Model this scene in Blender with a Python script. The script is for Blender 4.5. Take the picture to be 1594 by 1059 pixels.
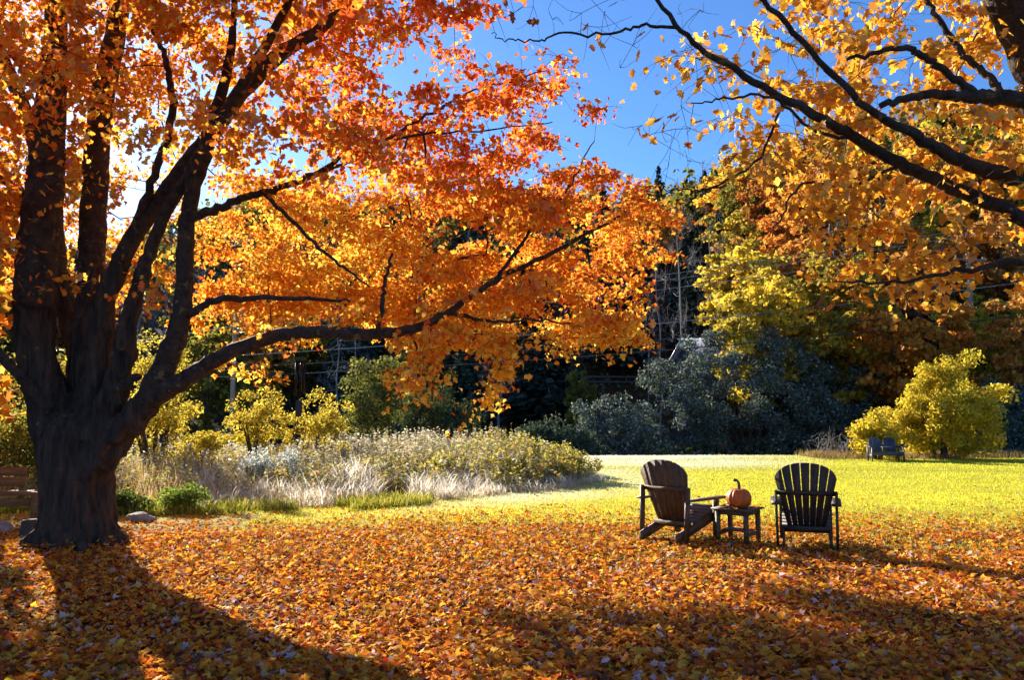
import bpy, bmesh, math, random
import numpy as np
from mathutils import Vector, Matrix

# ------------------------------------------------------------------ scene, camera, light
for o in list(bpy.data.objects):
    bpy.data.objects.remove(o, do_unlink=True)
SC = bpy.context.scene
COL = SC.collection
random.seed(7)
RNG = np.random.default_rng(7)
R = math.radians

FPX, CX, CY, HOR, CAMZ = 1240.0, 797.0, 529.5, 648.0, 1.6      # photograph pixels, metres
PITCH = math.atan((HOR - CY) / FPX)
cam = bpy.data.cameras.new('camera')
cam.sensor_width = 36.0
cam.lens = 36.0 * FPX / 1594.0
cam.clip_start, cam.clip_end = 0.05, 3000.0
camo = bpy.data.objects.new('camera', cam)
COL.objects.link(camo)
camo.location = (0, 0, CAMZ)
camo.rotation_euler = (math.pi / 2 + PITCH, 0, 0)
SC.camera = camo

SUN_AZ, SUN_EL = -35.0, 20.5          # degrees; azimuth from +Y towards +X
world = bpy.data.worlds.new('World')
SC.world = world
world.use_nodes = True
wn = world.node_tree.nodes
sky = wn.new('ShaderNodeTexSky')
sky.sky_type = 'NISHITA'
sky.sun_disc = False
sky.sun_elevation = R(SUN_EL)
sky.sun_rotation = R(SUN_AZ)
sky.altitude = 300
sky.air_density = 1.0
sky.dust_density = 0.5
sky.ozone_density = 9.0
bg = wn['Background']
bg.inputs['Strength'].default_value = 0.075
world.node_tree.links.new(sky.outputs[0], bg.inputs[0])

sl = bpy.data.lights.new('sun', 'SUN')
sl.energy = 5.0
sl.angle = R(0.5)
sl.color = (1.0, 0.90, 0.74)
so = bpy.data.objects.new('sun', sl)
COL.objects.link(so)
sd = Vector((math.sin(R(SUN_AZ)) * math.cos(R(SUN_EL)), math.cos(R(SUN_AZ)) * math.cos(R(SUN_EL)), math.sin(R(SUN_EL))))
so.rotation_euler = sd.to_track_quat('Z', 'Y').to_euler()
so.location = sd * 60

vs = SC.view_settings
vs.view_transform = 'Standard'
vs.look = 'None'
vs.gamma = 1.0
vs.use_curve_mapping = False
vs.exposure = 1.62
cy = SC.cycles
cy.use_adaptive_sampling = True
cy.adaptive_threshold = 0.03
cy.max_bounces = 4
cy.diffuse_bounces = 3
cy.glossy_bounces = 2
cy.transmission_bounces = 3
cy.transparent_max_bounces = 4
cy.caustics_reflective = False
cy.caustics_refractive = False
cy.use_denoising = True
cy.sample_clamp_indirect = 6.0


def at(px, py, Y):
    """the point at forward distance Y (metres) that the photograph shows at pixel px, py"""
    u, v = (px - CX) / FPX, (CY - py) / FPX
    c, s = math.cos(PITCH), math.sin(PITCH)
    k = Y / (c - v * s)
    return np.array((u * k, Y, CAMZ + (s + v * c) * k))


def to_px(P):
    P = np.asarray(P, float)
    c, s = math.cos(PITCH), math.sin(PITCH)
    dz = P[..., 2] - CAMZ
    d = P[..., 1] * c + dz * s
    v = -P[..., 1] * s + dz * c
    return CX + FPX * P[..., 0] / d, CY - FPX * v / d


# ------------------------------------------------------------------ helpers
def link(o, parent=None):
    COL.objects.link(o)
    if parent is not None:
        o.parent = parent
    return o


def tag(o, label=None, cat=None, group=None, kind=None):
    if label: o['label'] = label
    if cat: o['category'] = cat
    if group: o['group'] = group
    if kind: o['kind'] = kind
    return o


def empty(name, loc, rz=0.0):
    o = bpy.data.objects.new(name, None)
    o.empty_display_size = 0.2
    o.location = loc
    o.rotation_euler = (0, 0, rz)
    return link(o)


class Acc:
    """collects vertices, faces and colours into one mesh"""
    def __init__(self):
        self.v, self.f, self.c, self.n = [], [], [], 0

    def add(self, v, faces, col=None):
        v = np.asarray(v, np.float32).reshape(-1, 3)
        self.v.append(v)
        if not isinstance(faces, (list, tuple)):
            faces = [faces]
        for f in faces:
            f = np.asarray(f, np.int32)
            if len(f):
                self.f.append(f + self.n)
        if col is None:
            col = np.ones((len(v), 3), np.float32)
        else:
            col = np.asarray(col, np.float32)
            if col.ndim == 1:
                col = np.tile(col, (len(v), 1))
        self.c.append(col)
        self.n += len(v)

    def mesh(self, name, mat=None, smooth=False):
        me = bpy.data.meshes.new(name)
        v = np.concatenate(self.v)
        tot = np.concatenate([np.full(len(f), f.shape[1], np.int32) for f in self.f])
        loops = np.concatenate([f.ravel() for f in self.f])
        me.vertices.add(len(v)); me.vertices.foreach_set('co', v.ravel())
        me.loops.add(len(loops)); me.loops.foreach_set('vertex_index', loops)
        me.polygons.add(len(tot))
        st = np.concatenate(([0], np.cumsum(tot)[:-1])).astype(np.int32)
        me.polygons.foreach_set('loop_start', st)
        me.polygons.foreach_set('loop_total', tot)
        if smooth:
            me.polygons.foreach_set('use_smooth', np.ones(len(tot), bool))
        me.update(calc_edges=True)
        c = np.concatenate(self.c)
        if c.min() < 0.999 or c.max() > 1.001:
            a = me.color_attributes.new('col', 'FLOAT_COLOR', 'POINT')
            a.data.foreach_set('color', np.hstack([c, np.ones((len(c), 1), np.float32)]).astype(np.float32).ravel())
        if mat: me.materials.append(mat)
        return me

    def build(self, name, mat, parent=None, smooth=False):
        return link(bpy.data.objects.new(name, self.mesh(name, mat, smooth)), parent)


def norm(a):
    return a / np.maximum(np.linalg.norm(a, axis=-1, keepdims=True), 1e-9)


def catmull(P, n):
    """resample control rows (any width) to about n rows"""
    P = np.asarray(P, float)
    if len(P) < 3:
        t = np.linspace(0, 1, n)[:, None]
        return P[0] * (1 - t) + P[-1] * t
    Q = np.vstack([2 * P[0] - P[1], P, 2 * P[-1] - P[-2]])
    out = []
    m = max(2, n // (len(P) - 1))
    for i in range(len(P) - 1):
        p0, p1, p2, p3 = Q[i], Q[i + 1], Q[i + 2], Q[i + 3]
        for t in np.linspace(0, 1, m, endpoint=False):
            out.append(0.5 * (2 * p1 + (p2 - p0) * t + (2 * p0 - 5 * p1 + 4 * p2 - p3) * t * t + (3 * p1 - p0 - 3 * p2 + p3) * t ** 3))
    out.append(P[-1])
    return np.array(out)


def tube(acc, P, rad, k=6, col=None, cap=True, rough=0.0):
    P = np.asarray(P, float)
    n = len(P)
    rad = np.broadcast_to(np.asarray(rad, float), (n,))
    T = norm(np.gradient(P, axis=0))
    ref = np.array((1.0, 0, 0)) if abs(T[0][0]) < 0.8 else np.array((0, 1.0, 0))
    U = np.zeros_like(P)
    u = ref - T[0] * ref.dot(T[0])
    for i in range(n):
        u = u - T[i] * u.dot(T[i])
        u = u / max(np.linalg.norm(u), 1e-9)
        U[i] = u
    W = np.cross(T, U)
    a = np.linspace(0, 2 * np.pi, k, endpoint=False)
    rr = rad[:, None] * np.ones((1, k))
    if rough:
        rr = rr * (1 + rough * RNG.uniform(-1, 1, (n, k)))
    V = P[:, None, :] + rr[..., None] * (np.cos(a)[None, :, None] * U[:, None, :] + np.sin(a)[None, :, None] * W[:, None, :])
    V = V.reshape(-1, 3)
    i = np.arange(n - 1)[:, None] * k
    j = np.arange(k)[None, :]
    j2 = (j + 1) % k
    F = np.stack([i + j, i + j2, i + k + j2, i + k + j], -1).reshape(-1, 4)
    fs = [F]
    if cap:
        V = np.vstack([V, P[0:1], P[-1:]])
        c0, c1 = n * k, n * k + 1
        jj = np.arange(k); j3 = (jj + 1) % k
        fs.append(np.stack([np.full(k, c0), j3, jj], -1))
        b = (n - 1) * k
        fs.append(np.stack([np.full(k, c1), b + jj, b + j3], -1))
    acc.add(V, fs, col)


BOXF = np.array([(0, 3, 2, 1), (4, 5, 6, 7), (0, 1, 5, 4), (1, 2, 6, 5), (2, 3, 7, 6), (3, 0, 4, 7)])


def box(acc, c, s, rx=0, ry=0, rz=0, col=None):
    h = np.array(s, float) / 2
    v = np.array([(-1, -1, -1), (1, -1, -1), (1, 1, -1), (-1, 1, -1), (-1, -1, 1), (1, -1, 1), (1, 1, 1), (-1, 1, 1)]) * h
    M = np.array(Matrix.Rotation(rz, 3, 'Z') @ Matrix.Rotation(ry, 3, 'Y') @ Matrix.Rotation(rx, 3, 'X'))
    acc.add(v @ M.T + np.array(c, float), BOXF, col)


def beam(acc, a, b, w, t, up=(0, 0, 1)):
    """a plank from a to b, w wide (across), t thick (along up)"""
    a, b = np.array(a, float), np.array(b, float)
    d = norm(b - a); s = norm(np.cross(d, np.array(up, float))); u = np.cross(s, d)
    v = []
    for p in (a, b):
        for (i, j) in ((-1, -1), (1, -1), (1, 1), (-1, 1)):
            v.append(p + s * i * w / 2 + u * j * t / 2)
    acc.add(v, np.array([(0, 1, 2, 3), (7, 6, 5, 4), (0, 4, 5, 1), (1, 5, 6, 2), (2, 6, 7, 3), (3, 7, 4, 0)]))


def prism(acc, poly, z0, z1, M=None, off=(0, 0, 0)):
    """extrude a polygon (x, y) from z0 to z1, then M and offset"""
    p = np.asarray(poly, float); n = len(p)
    v = np.vstack([np.c_[p, np.full(n, z0)], np.c_[p, np.full(n, z1)]])
    if M is not None: v = v @ np.asarray(M).T
    v = v + np.array(off, float)
    i = np.arange(n); j = (i + 1) % n
    acc.add(v, [np.stack([i, j, j + n, i + n], -1), (np.arange(n)[::-1])[None], (np.arange(n) + n)[None]])


def _h(i, j, k, seed):
    h = (i * 374761393 + j * 668265263 + k * 2147483647 + seed * 1274126177) & 0xFFFFFFFF
    h = ((h ^ (h >> 13)) * 1274126177) & 0xFFFFFFFF
    return ((h ^ (h >> 16)) & 0xFFFF) / 65535.0


def vnoise(P, seed=0):
    P = np.asarray(P, float)
    I = np.floor(P).astype(np.int64); F = P - I
    F = F * F * (3 - 2 * F)
    out = 0
    for a in (0, 1):
        for b in (0, 1):
            for c in (0, 1):
                w = (F[..., 0] if a else 1 - F[..., 0]) * (F[..., 1] if b else 1 - F[..., 1]) * (F[..., 2] if c else 1 - F[..., 2])
                out = out + w * _h(I[..., 0] + a, I[..., 1] + b, I[..., 2] + c, seed)
    return out


def inpoly(x, y, poly):
    x = np.asarray(x, float); y = np.asarray(y, float)
    r = np.zeros(x.shape, bool)
    n = len(poly); j = n - 1
    for i in range(n):
        xi, yi = poly[i]; xj, yj = poly[j]
        with np.errstate(divide='ignore', invalid='ignore'):
            c = ((yi > y) != (yj > y)) & (x < (xj - xi) * (y - yi) / (yj - yi + 1e-12) + xi)
        r ^= c
        j = i
    return r


# ------------------------------------------------------------------ leaves
# maple leaf: centre, then stem end and alternating lobes and notches; unit width about 1, y along the midrib
_o = [(0, -.46), (.30, -.40), (.23, -.18), (.52, .02), (.24, .10), (.27, .30), (0, .56),
      (-.27, .30), (-.24, .10), (-.52, .02), (-.23, -.18), (-.30, -.40)]
_maple = np.array([(0, -.06, -.06)] + [(x, y, .10 * abs(x) - .22 * max(0, y - .1) ** 1.2) for x, y in _o])
_mt = np.array([(0, 1 + i, 1 + (i + 1) % 12) for i in range(12)])
MAPLE = (_maple, _mt)
_o5 = [(0, -.45), (.48, -.1), (.2, .08), (0, .55), (-.2, .08), (-.48, -.1)]
SIMPLE = (np.array([(x, y, .14 * abs(x) - .1 * max(0, y)) for x, y in _o5]),
          np.array([(0, 1, 2), (0, 2, 4), (2, 3, 4), (0, 4, 5)]))
OVAL = (np.array([(0, -.5, 0), (.26, -.05, .07), (0, .5, -.04), (-.26, -.05, .07)]), np.array([(0, 1, 2), (0, 2, 3)]))
RAG = (np.array([(-.5, -.3, 0), (.1, -.5, .1), (.5, .1, 0), (.05, .5, -.1), (-.35, .3, .08)]), np.array([(0, 1, 2), (0, 2, 3), (0, 3, 4)]))


def leaf_basis(n, up=0.8, hang=0.6, nrm_bias=None):
    N = norm(RNG.normal(size=(n, 3)) + np.array((0, 0, up)) + (0 if nrm_bias is None else nrm_bias))
    T = RNG.normal(size=(n, 3)) + np.array((0, 0, -hang * 2))
    T = norm(T - N * np.sum(T * N, 1, keepdims=True))
    return N, T


def leaves(acc, P, size, N, T, col, tmpl=MAPLE, curls=(-0.4, 2.0)):
    P = np.asarray(P, float); n = len(P)
    if n == 0: return
    tv, tf = tmpl
    B = np.cross(T, N)
    s = np.broadcast_to(np.asarray(size, float), (n,))[:, None, None]
    curl = RNG.uniform(*curls, (n, 1, 1))
    V = P[:, None] + s * (tv[None, :, 0:1] * B[:, None] + tv[None, :, 1:2] * T[:, None] + curl * tv[None, :, 2:3] * N[:, None])
    m = len(tv)
    F = (tf[None] + (np.arange(n) * m)[:, None, None]).reshape(-1, tf.shape[1])
    C = np.repeat(np.asarray(col, float), m, axis=0)
    acc.add(V.reshape(-1, 3), F, C)


def pal(n, entries, jit=0.12):
    """n colours drawn from [(rgb, weight)] with a brightness jitter"""
    w = np.array([e[1] for e in entries], float); w /= w.sum()
    base = np.array([e[0] for e in entries])
    c = base[RNG.choice(len(entries), n, p=w)]
    c = c * (1 + RNG.normal(0, jit, (n, 1))) * (1 + RNG.normal(0, jit * 0.4, (n, 3)))
    return np.clip(c, 0.004, 0.95)


# ------------------------------------------------------------------ materials
def new_mat(name):
    m = bpy.data.materials.new(name)
    m.use_nodes = True
    nt = m.node_tree
    for n in list(nt.nodes):
        if n.type != 'OUTPUT_MATERIAL': nt.nodes.remove(n)
    return m, nt, nt.nodes['Material Output']


def leaf_mat(name, transl=0.5, gloss=0.06, rough=0.45, ramp=None, boost=1.0, vary=0.0):
    """thin leaf: reflects and lets light through; colour from the col attribute or a per-object ramp"""
    m, nt, out = new_mat(name)
    N, L = nt.nodes, nt.links
    if ramp is None:
        c = N.new('ShaderNodeAttribute'); c.attribute_name = 'col'
        csock = c.outputs['Color']
    else:
        oi = N.new('ShaderNodeObjectInfo')
        r = N.new('ShaderNodeValToRGB')
        r.color_ramp.interpolation = 'CONSTANT'
        while len(r.color_ramp.elements) < len(ramp): r.color_ramp.elements.new(0.5)
        for e, (p, col) in zip(r.color_ramp.elements, ramp):
            e.position = p; e.color = (*col, 1)
        L.new(oi.outputs['Random'], r.inputs[0])
        csock = r.outputs[0]
    if vary:
        oi = N.new('ShaderNodeObjectInfo')
        hs = N.new('ShaderNodeHueSaturation')
        ma = N.new('ShaderNodeMapRange'); ma.inputs['To Min'].default_value = 0.5 - vary * 0.015; ma.inputs['To Max'].default_value = 0.5 + vary * 0.03
        mb = N.new('ShaderNodeMapRange'); mb.inputs['To Min'].default_value = 1 - vary * 0.35; mb.inputs['To Max'].default_value = 1 + vary * 0.35
        mul = N.new('ShaderNodeMath'); mul.operation = 'MULTIPLY'; mul.inputs[1].default_value = 7.31
        fr = N.new('ShaderNodeMath'); fr.operation = 'FRACT'
        L.new(oi.outputs['Random'], ma.inputs[0]); L.new(oi.outputs['Random'], mul.inputs[0]); L.new(mul.outputs[0], fr.inputs[0]); L.new(fr.outputs[0], mb.inputs[0])
        L.new(ma.outputs[0], hs.inputs['Hue']); L.new(mb.outputs[0], hs.inputs['Value']); L.new(csock, hs.inputs['Color'])
        csock = hs.outputs[0]
    # blotches along the blade
    tc = N.new('ShaderNodeTexCoord')
    nz = N.new('ShaderNodeTexNoise'); nz.inputs['Scale'].default_value = 22.0; nz.inputs['Detail'].default_value = 3
    L.new(tc.outputs['Object'], nz.inputs['Vector'])
    mr = N.new('ShaderNodeMapRange'); mr.inputs['To Min'].default_value = 0.72; mr.inputs['To Max'].default_value = 1.25
    L.new(nz.outputs[0], mr.inputs[0])
    mx = N.new('ShaderNodeMix'); mx.data_type = 'RGBA'; mx.blend_type = 'MULTIPLY'; mx.inputs[0].default_value = 1.0
    L.new(csock, mx.inputs[6]); L.new(mr.outputs[0], mx.inputs[7])
    d = N.new('ShaderNodeBsdfDiffuse'); t = N.new('ShaderNodeBsdfTranslucent')
    L.new(mx.outputs[2], d.inputs[0])
    g = N.new('ShaderNodeGamma'); g.inputs[1].default_value = 1.0 / boost if boost else 1
    L.new(mx.outputs[2], g.inputs[0]); L.new(g.outputs[0], t.inputs[0])
    s1 = N.new('ShaderNodeMixShader'); s1.inputs[0].default_value = transl
    L.new(d.outputs[0], s1.inputs[1]); L.new(t.outputs[0], s1.inputs[2])
    last = s1
    if gloss:
        gl = N.new('ShaderNodeBsdfGlossy'); gl.inputs['Roughness'].default_value = rough
        gl.inputs[0].default_value = (0.9, 0.9, 0.9, 1)
        s2 = N.new('ShaderNodeMixShader'); s2.inputs[0].default_value = gloss
        L.new(s1.outputs[0], s2.inputs[1]); L.new(gl.outputs[0], s2.inputs[2]); last = s2
    L.new(last.outputs[0], out.inputs[0])
    return m


def solid_mat(name, c1, c2, scale=6.0, rough=0.8, bump=0.3, bscale=30.0, stretch=(1, 1, 1), spots=None, metal=0.0, attr=False):
    """two-tone noisy surface with bump; spots = (rgb, threshold, scale) adds patches such as lichen"""
    m, nt, out = new_mat(name)
    N, L = nt.nodes, nt.links
    b = N.new('ShaderNodeBsdfPrincipled')
    b.inputs['Roughness'].default_value = rough
    b.inputs['Metallic'].default_value = metal
    tc = N.new('ShaderNodeTexCoord')
    mp = N.new('ShaderNodeMapping'); mp.inputs['Scale'].default_value = stretch
    L.new(tc.outputs['Object'], mp.inputs[0])
    nz = N.new('ShaderNodeTexNoise'); nz.inputs['Scale'].default_value = scale; nz.inputs['Detail'].default_value = 6; nz.inputs['Roughness'].default_value = 0.65
    L.new(mp.outputs[0], nz.inputs['Vector'])
    r = N.new('ShaderNodeValToRGB')
    r.color_ramp.elements[0].position = 0.32; r.color_ramp.elements[0].color = (*c1, 1)
    r.color_ramp.elements[1].position = 0.68; r.color_ramp.elements[1].color = (*c2, 1)
    L.new(nz.outputs[0], r.inputs[0])
    cs = r.outputs[0]
    if attr:
        a = N.new('ShaderNodeAttribute'); a.attribute_name = 'col'
        mx = N.new('ShaderNodeMix'); mx.data_type = 'RGBA'; mx.blend_type = 'MULTIPLY'; mx.inputs[0].default_value = 1
        L.new(cs, mx.inputs[6]); L.new(a.outputs['Color'], mx.inputs[7]); cs = mx.outputs[2]
    if spots:
        for k, (rgb, th, sc) in enumerate(spots):
            n2 = N.new('ShaderNodeTexNoise'); n2.inputs['Scale'].default_value = sc; n2.inputs['Detail'].default_value = 4
            ad = N.new('ShaderNodeVectorMath'); ad.operation = 'ADD'; ad.inputs[1].default_value = (17.3 * (k + 1), 3.1, 5.7)
            L.new(tc.outputs['Object'], ad.inputs[0]); L.new(ad.outputs[0], n2.inputs['Vector'])
            mr = N.new('ShaderNodeMapRange'); mr.inputs['From Min'].default_value = th; mr.inputs['From Max'].default_value = th + 0.05
            L.new(n2.outputs[0], mr.inputs[0])
            mx = N.new('ShaderNodeMix'); mx.data_type = 'RGBA'
            L.new(mr.outputs[0], mx.inputs[0]); L.new(cs, mx.inputs[6]); mx.inputs[7].default_value = (*rgb, 1)
            cs = mx.outputs[2]
    L.new(cs, b.inputs['Base Color'])
    if bump:
        n3 = N.new('ShaderNodeTexNoise'); n3.inputs['Scale'].default_value = bscale; n3.inputs['Detail'].default_value = 5
        L.new(mp.outputs[0], n3.inputs['Vector'])
        bp = N.new('ShaderNodeBump'); bp.inputs['Strength'].default_value = bump; bp.inputs['Distance'].default_value = 0.06
        L.new(n3.outputs[0], bp.inputs['Height']); L.new(bp.outputs[0], b.inputs['Normal'])
    L.new(b.outputs[0], out.inputs[0])
    return m


M = {}
M['bark'] = solid_mat('maple_bark', (0.010, 0.006, 0.004), (0.095, 0.060, 0.036), 11, 0.95, 1.0, 20, (1, 1, 0.18),
                      spots=[((0.20, 0.19, 0.16), 0.74, 12.0), ((0.20, 0.15, 0.035), 0.70, 6.0)])
M['bark_limb'] = solid_mat('limb_bark', (0.016, 0.010, 0.006), (0.08, 0.055, 0.036), 9, 0.9, 0.7, 24, (1, 1, 1),
                           spots=[((0.17, 0.12, 0.04), 0.62, 9.0), ((0.21, 0.20, 0.17), 0.70, 14.0)])
M['twig'] = solid_mat('twig_bark', (0.018, 0.013, 0.010), (0.05, 0.035, 0.025), 8, 0.85, 0)
M['grey_bark'] = solid_mat('grey_bark', (0.15, 0.135, 0.13), (0.36, 0.33, 0.32), 3, 0.9, 0.3, 12, (1, 1, .3))
M['pale_bark'] = solid_mat('pale_bark', (0.24, 0.21, 0.19), (0.46, 0.42, 0.38), 2, 0.9, 0.2, 12)
M['dark_bark'] = solid_mat('dark_bark', (0.03, 0.024, 0.02), (0.09, 0.075, 0.062), 4, 0.9, 0.4, 12, (1, 1, .3))
M['maple_leaf'] = leaf_mat('maple_leaf', 0.66, 0.015, 0.5)
M['gold_leaf'] = leaf_mat('golden_maple_leaf', 0.56, 0.02, 0.5)
ORANGE_RAMP = [(0.0, (.80, .22, .02)), (.30, (.86, .36, .03)), (.55, (.72, .14, .02)), (.72, (.90, .48, .05)), (.88, (.55, .20, .03))]
GOLD_RAMP = [(0.0, (.80, .40, .03)), (.28, (.70, .30, .02)), (.55, (.84, .52, .06)), (.80, (.50, .22, .02))]
M['maple_leaf_one'] = leaf_mat('maple_leaf_single', 0.56, 0.05, ramp=ORANGE_RAMP)
M['gold_leaf_one'] = leaf_mat('golden_leaf_single', 0.52, 0.05, ramp=GOLD_RAMP)
LIT_RAMP = [(0.0, (.62, .20, .02)), (.24, (.74, .36, .04)), (.44, (.34, .10, .02)), (.58, (.50, .14, .02)), (.72, (.60, .47, .40)), (.86, (.22, .09, .03)), (.93, (.80, .46, .05))]
M['litter'] = leaf_mat('fallen_leaf', 0.40, 0.02, 0.6)
M['litter_one'] = leaf_mat('fallen_leaf_single', 0.40, 0.02, 0.6, ramp=LIT_RAMP)
M['foliage'] = leaf_mat('shrub_leaf', 0.56, 0.015, .5)
M['dull_foliage'] = leaf_mat('evergreen_leaf', 0.30, 0.02, 0.6)
M['wood_foliage'] = leaf_mat('hill_leaf', 0.52, 0.01, .6, vary=1.0)
M['needles'] = leaf_mat('conifer_needles', 0.12, 0.02, vary=0.6)
M['grass'] = leaf_mat('grass_blade', 0.55, 0.02, .5)
M['lawn'] = leaf_mat('lawn_blade', 0.62, 0.015, .5)
M['frost'] = leaf_mat('frosted_blade', 0.66, 0.03, 0.4)
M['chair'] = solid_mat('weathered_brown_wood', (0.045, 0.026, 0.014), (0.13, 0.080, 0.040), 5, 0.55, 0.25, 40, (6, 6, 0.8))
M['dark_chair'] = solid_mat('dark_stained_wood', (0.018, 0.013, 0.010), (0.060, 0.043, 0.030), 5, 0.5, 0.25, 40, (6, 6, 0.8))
M['table'] = solid_mat('greyed_table_wood', (0.05, 0.033, 0.02), (0.15, 0.10, 0.06), 5, 0.5, 0.25, 40, (1, 6, 4))
M['slate_wood'] = solid_mat('slate_painted_wood', (0.03, 0.04, 0.055), (0.07, 0.085, 0.11), 5, 0.5, 0.15, 30)
M['bench_wood'] = solid_mat('tan_bench_wood', (0.15, 0.075, 0.028), (0.29, 0.165, 0.065), 5, 0.6, 0.3, 30, (.5, 4, 4))
M['pumpkin'] = solid_mat('pumpkin_skin', (0.42, 0.085, 0.010), (0.60, 0.15, 0.018), 14, 0.5, 0.15, 60, spots=[((.22, .10, .03), .70, 18.0)])
M['stem'] = solid_mat('pumpkin_stem', (0.05, 0.055, 0.025), (0.14, 0.13, 0.06), 10, 0.8, 0.4, 40)
M['stone'] = solid_mat('field_stone', (0.14, 0.13, 0.13), (0.34, 0.33, 0.33), 7, 0.9, 0.5, 20)
M['pole'] = solid_mat('utility_pole_wood', (0.20, 0.15, 0.11), (0.36, 0.28, 0.21), 4, 0.85, 0.3, 30, (4, 4, .3))
M['metal'] = solid_mat('dark_metal', (0.02, 0.018, 0.018), (0.05, 0.04, 0.04), 8, 0.35, 0, metal=0.7)
M['wire'] = solid_mat('wire_metal', (0.2, 0.2, 0.21), (0.3, 0.3, 0.32), 4, 0.4, 0, metal=0.6)
M['black_wire'] = solid_mat('wire_black', (0.012, 0.012, 0.012), (0.03, 0.03, 0.03), 4, 0.5, 0)
M['roof'] = solid_mat('metal_roof', (0.26, 0.27, 0.33), (0.36, 0.37, 0.44), 2, 0.4, 0.05, 20, metal=0.2)
M['siding'] = solid_mat('dark_siding', (0.05, 0.045, 0.04), (0.09, 0.08, 0.07), 3, 0.8, 0.1, 20)
M['glass'] = solid_mat('window_glass', (0.01, 0.012, 0.015), (0.02, 0.022, 0.026), 2, 0.08, 0)
M['rail'] = solid_mat('rail_wood', (0.12, 0.105, 0.09), (0.22, 0.19, 0.17), 4, 0.85, 0.2, 20)

# ------------------------------------------------------------------ ground
def terrain(x, y):
    x = np.asarray(x, float); y = np.asarray(y, float)
    r = np.hypot(x, y); az = np.degrees(np.arctan2(x, y))
    r0 = 54 - 10 * np.clip((az - 5) / 20, 0, 1)
    k = np.clip((az - 3) / 20, 0, 1); k = k * k * (3 - 2 * k)
    H = 16.0 + 1.0 * np.sin(az / 4.1 + 1) - 4.0 * np.clip((-az - 2) / 10, 0, 1) + 18.5 * k
    t = np.clip((r - r0) / (102 + 28 * k - r0), 0, 1)
    t2 = np.clip((r - (98 + 26 * k)) / 112, 0, 1)
    far = (48 - H) * t2 * (1.6 - .6 * t2) * np.clip((34 + az) / 16, .35, 1)
    face = np.clip((105 - np.abs(az)) / 45, 0, 1)
    h = (H * t * t * (3 - 2 * t) + far) * face
    # the lawn falls away a little behind its far edge
    dip = np.clip((y - 32.5) / 5, 0, 1); dip = dip * dip * (3 - 2 * dip) * -0.9
    dip = np.where(r > 50, dip * np.clip((62 - r) / 12, 0, 1), dip)
    n = 0.035 * (vnoise(np.stack([x * .35, y * .35, x * 0], -1), 3) - .5) * np.clip((r - 3) / 8, 0, 1)
    n = n + 1.6 * (vnoise(np.stack([x * .06, y * .06, x * 0], -1), 5) - .5) * np.clip((r - 55) / 20, 0, 1)
    return h + dip + n


def gz(x, y):
    return float(terrain(x, y))


FRONT = [(-9.5, 13.4), (-6.0, 13.7), (-3.3, 14.3), (-1.2, 15.6), (.9, 17.3), (2.1, 19.2)]
BANK = FRONT + [(2.5, 20.6), (2.2, 23.4), (-.6, 25.8), (-9, 26.5), (-15, 22), (-15, 14)]


def front_dist(x, y):
    """distance to the bank's front line"""
    best = np.full(x.shape, 99.0)
    F = FRONT + [(2.5, 20.6), (2.2, 23.4)]
    for (ax, ay), (bx, by) in zip(F[:-1], F[1:]):
        vx, vy = bx - ax, by - ay
        t = np.clip(((x - ax) * vx + (y - ay) * vy) / (vx * vx + vy * vy), 0, 1)
        best = np.minimum(best, np.hypot(x - ax - t * vx, y - ay - t * vy))
    return best


def frost_mask(x, y):
    """where frost still lies on the turf: the far left corner of the lawn and the strip beside the weed bank"""
    px = CX + FPX * x / np.maximum(y, .5)
    n = vnoise(np.c_[x * .5, y * .5, x * 0], 71) * .6 + vnoise(np.c_[x * 2.2, y * 2.2, x * 0], 72) * .4
    far = np.clip((y - 23.5) / 4, 0, 1) * np.clip((1300 - px) / 260, 0, 1)
    side = np.clip(1.7 - front_dist(x, y) / 1.3, 0, 1) * np.clip((x + 2.5) / 2, 0, 1)
    return np.clip(np.maximum(far * np.clip(.10 + 1.6 * n, 0, 1), side * (.1 + .6 * n)), 0, 1)


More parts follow.
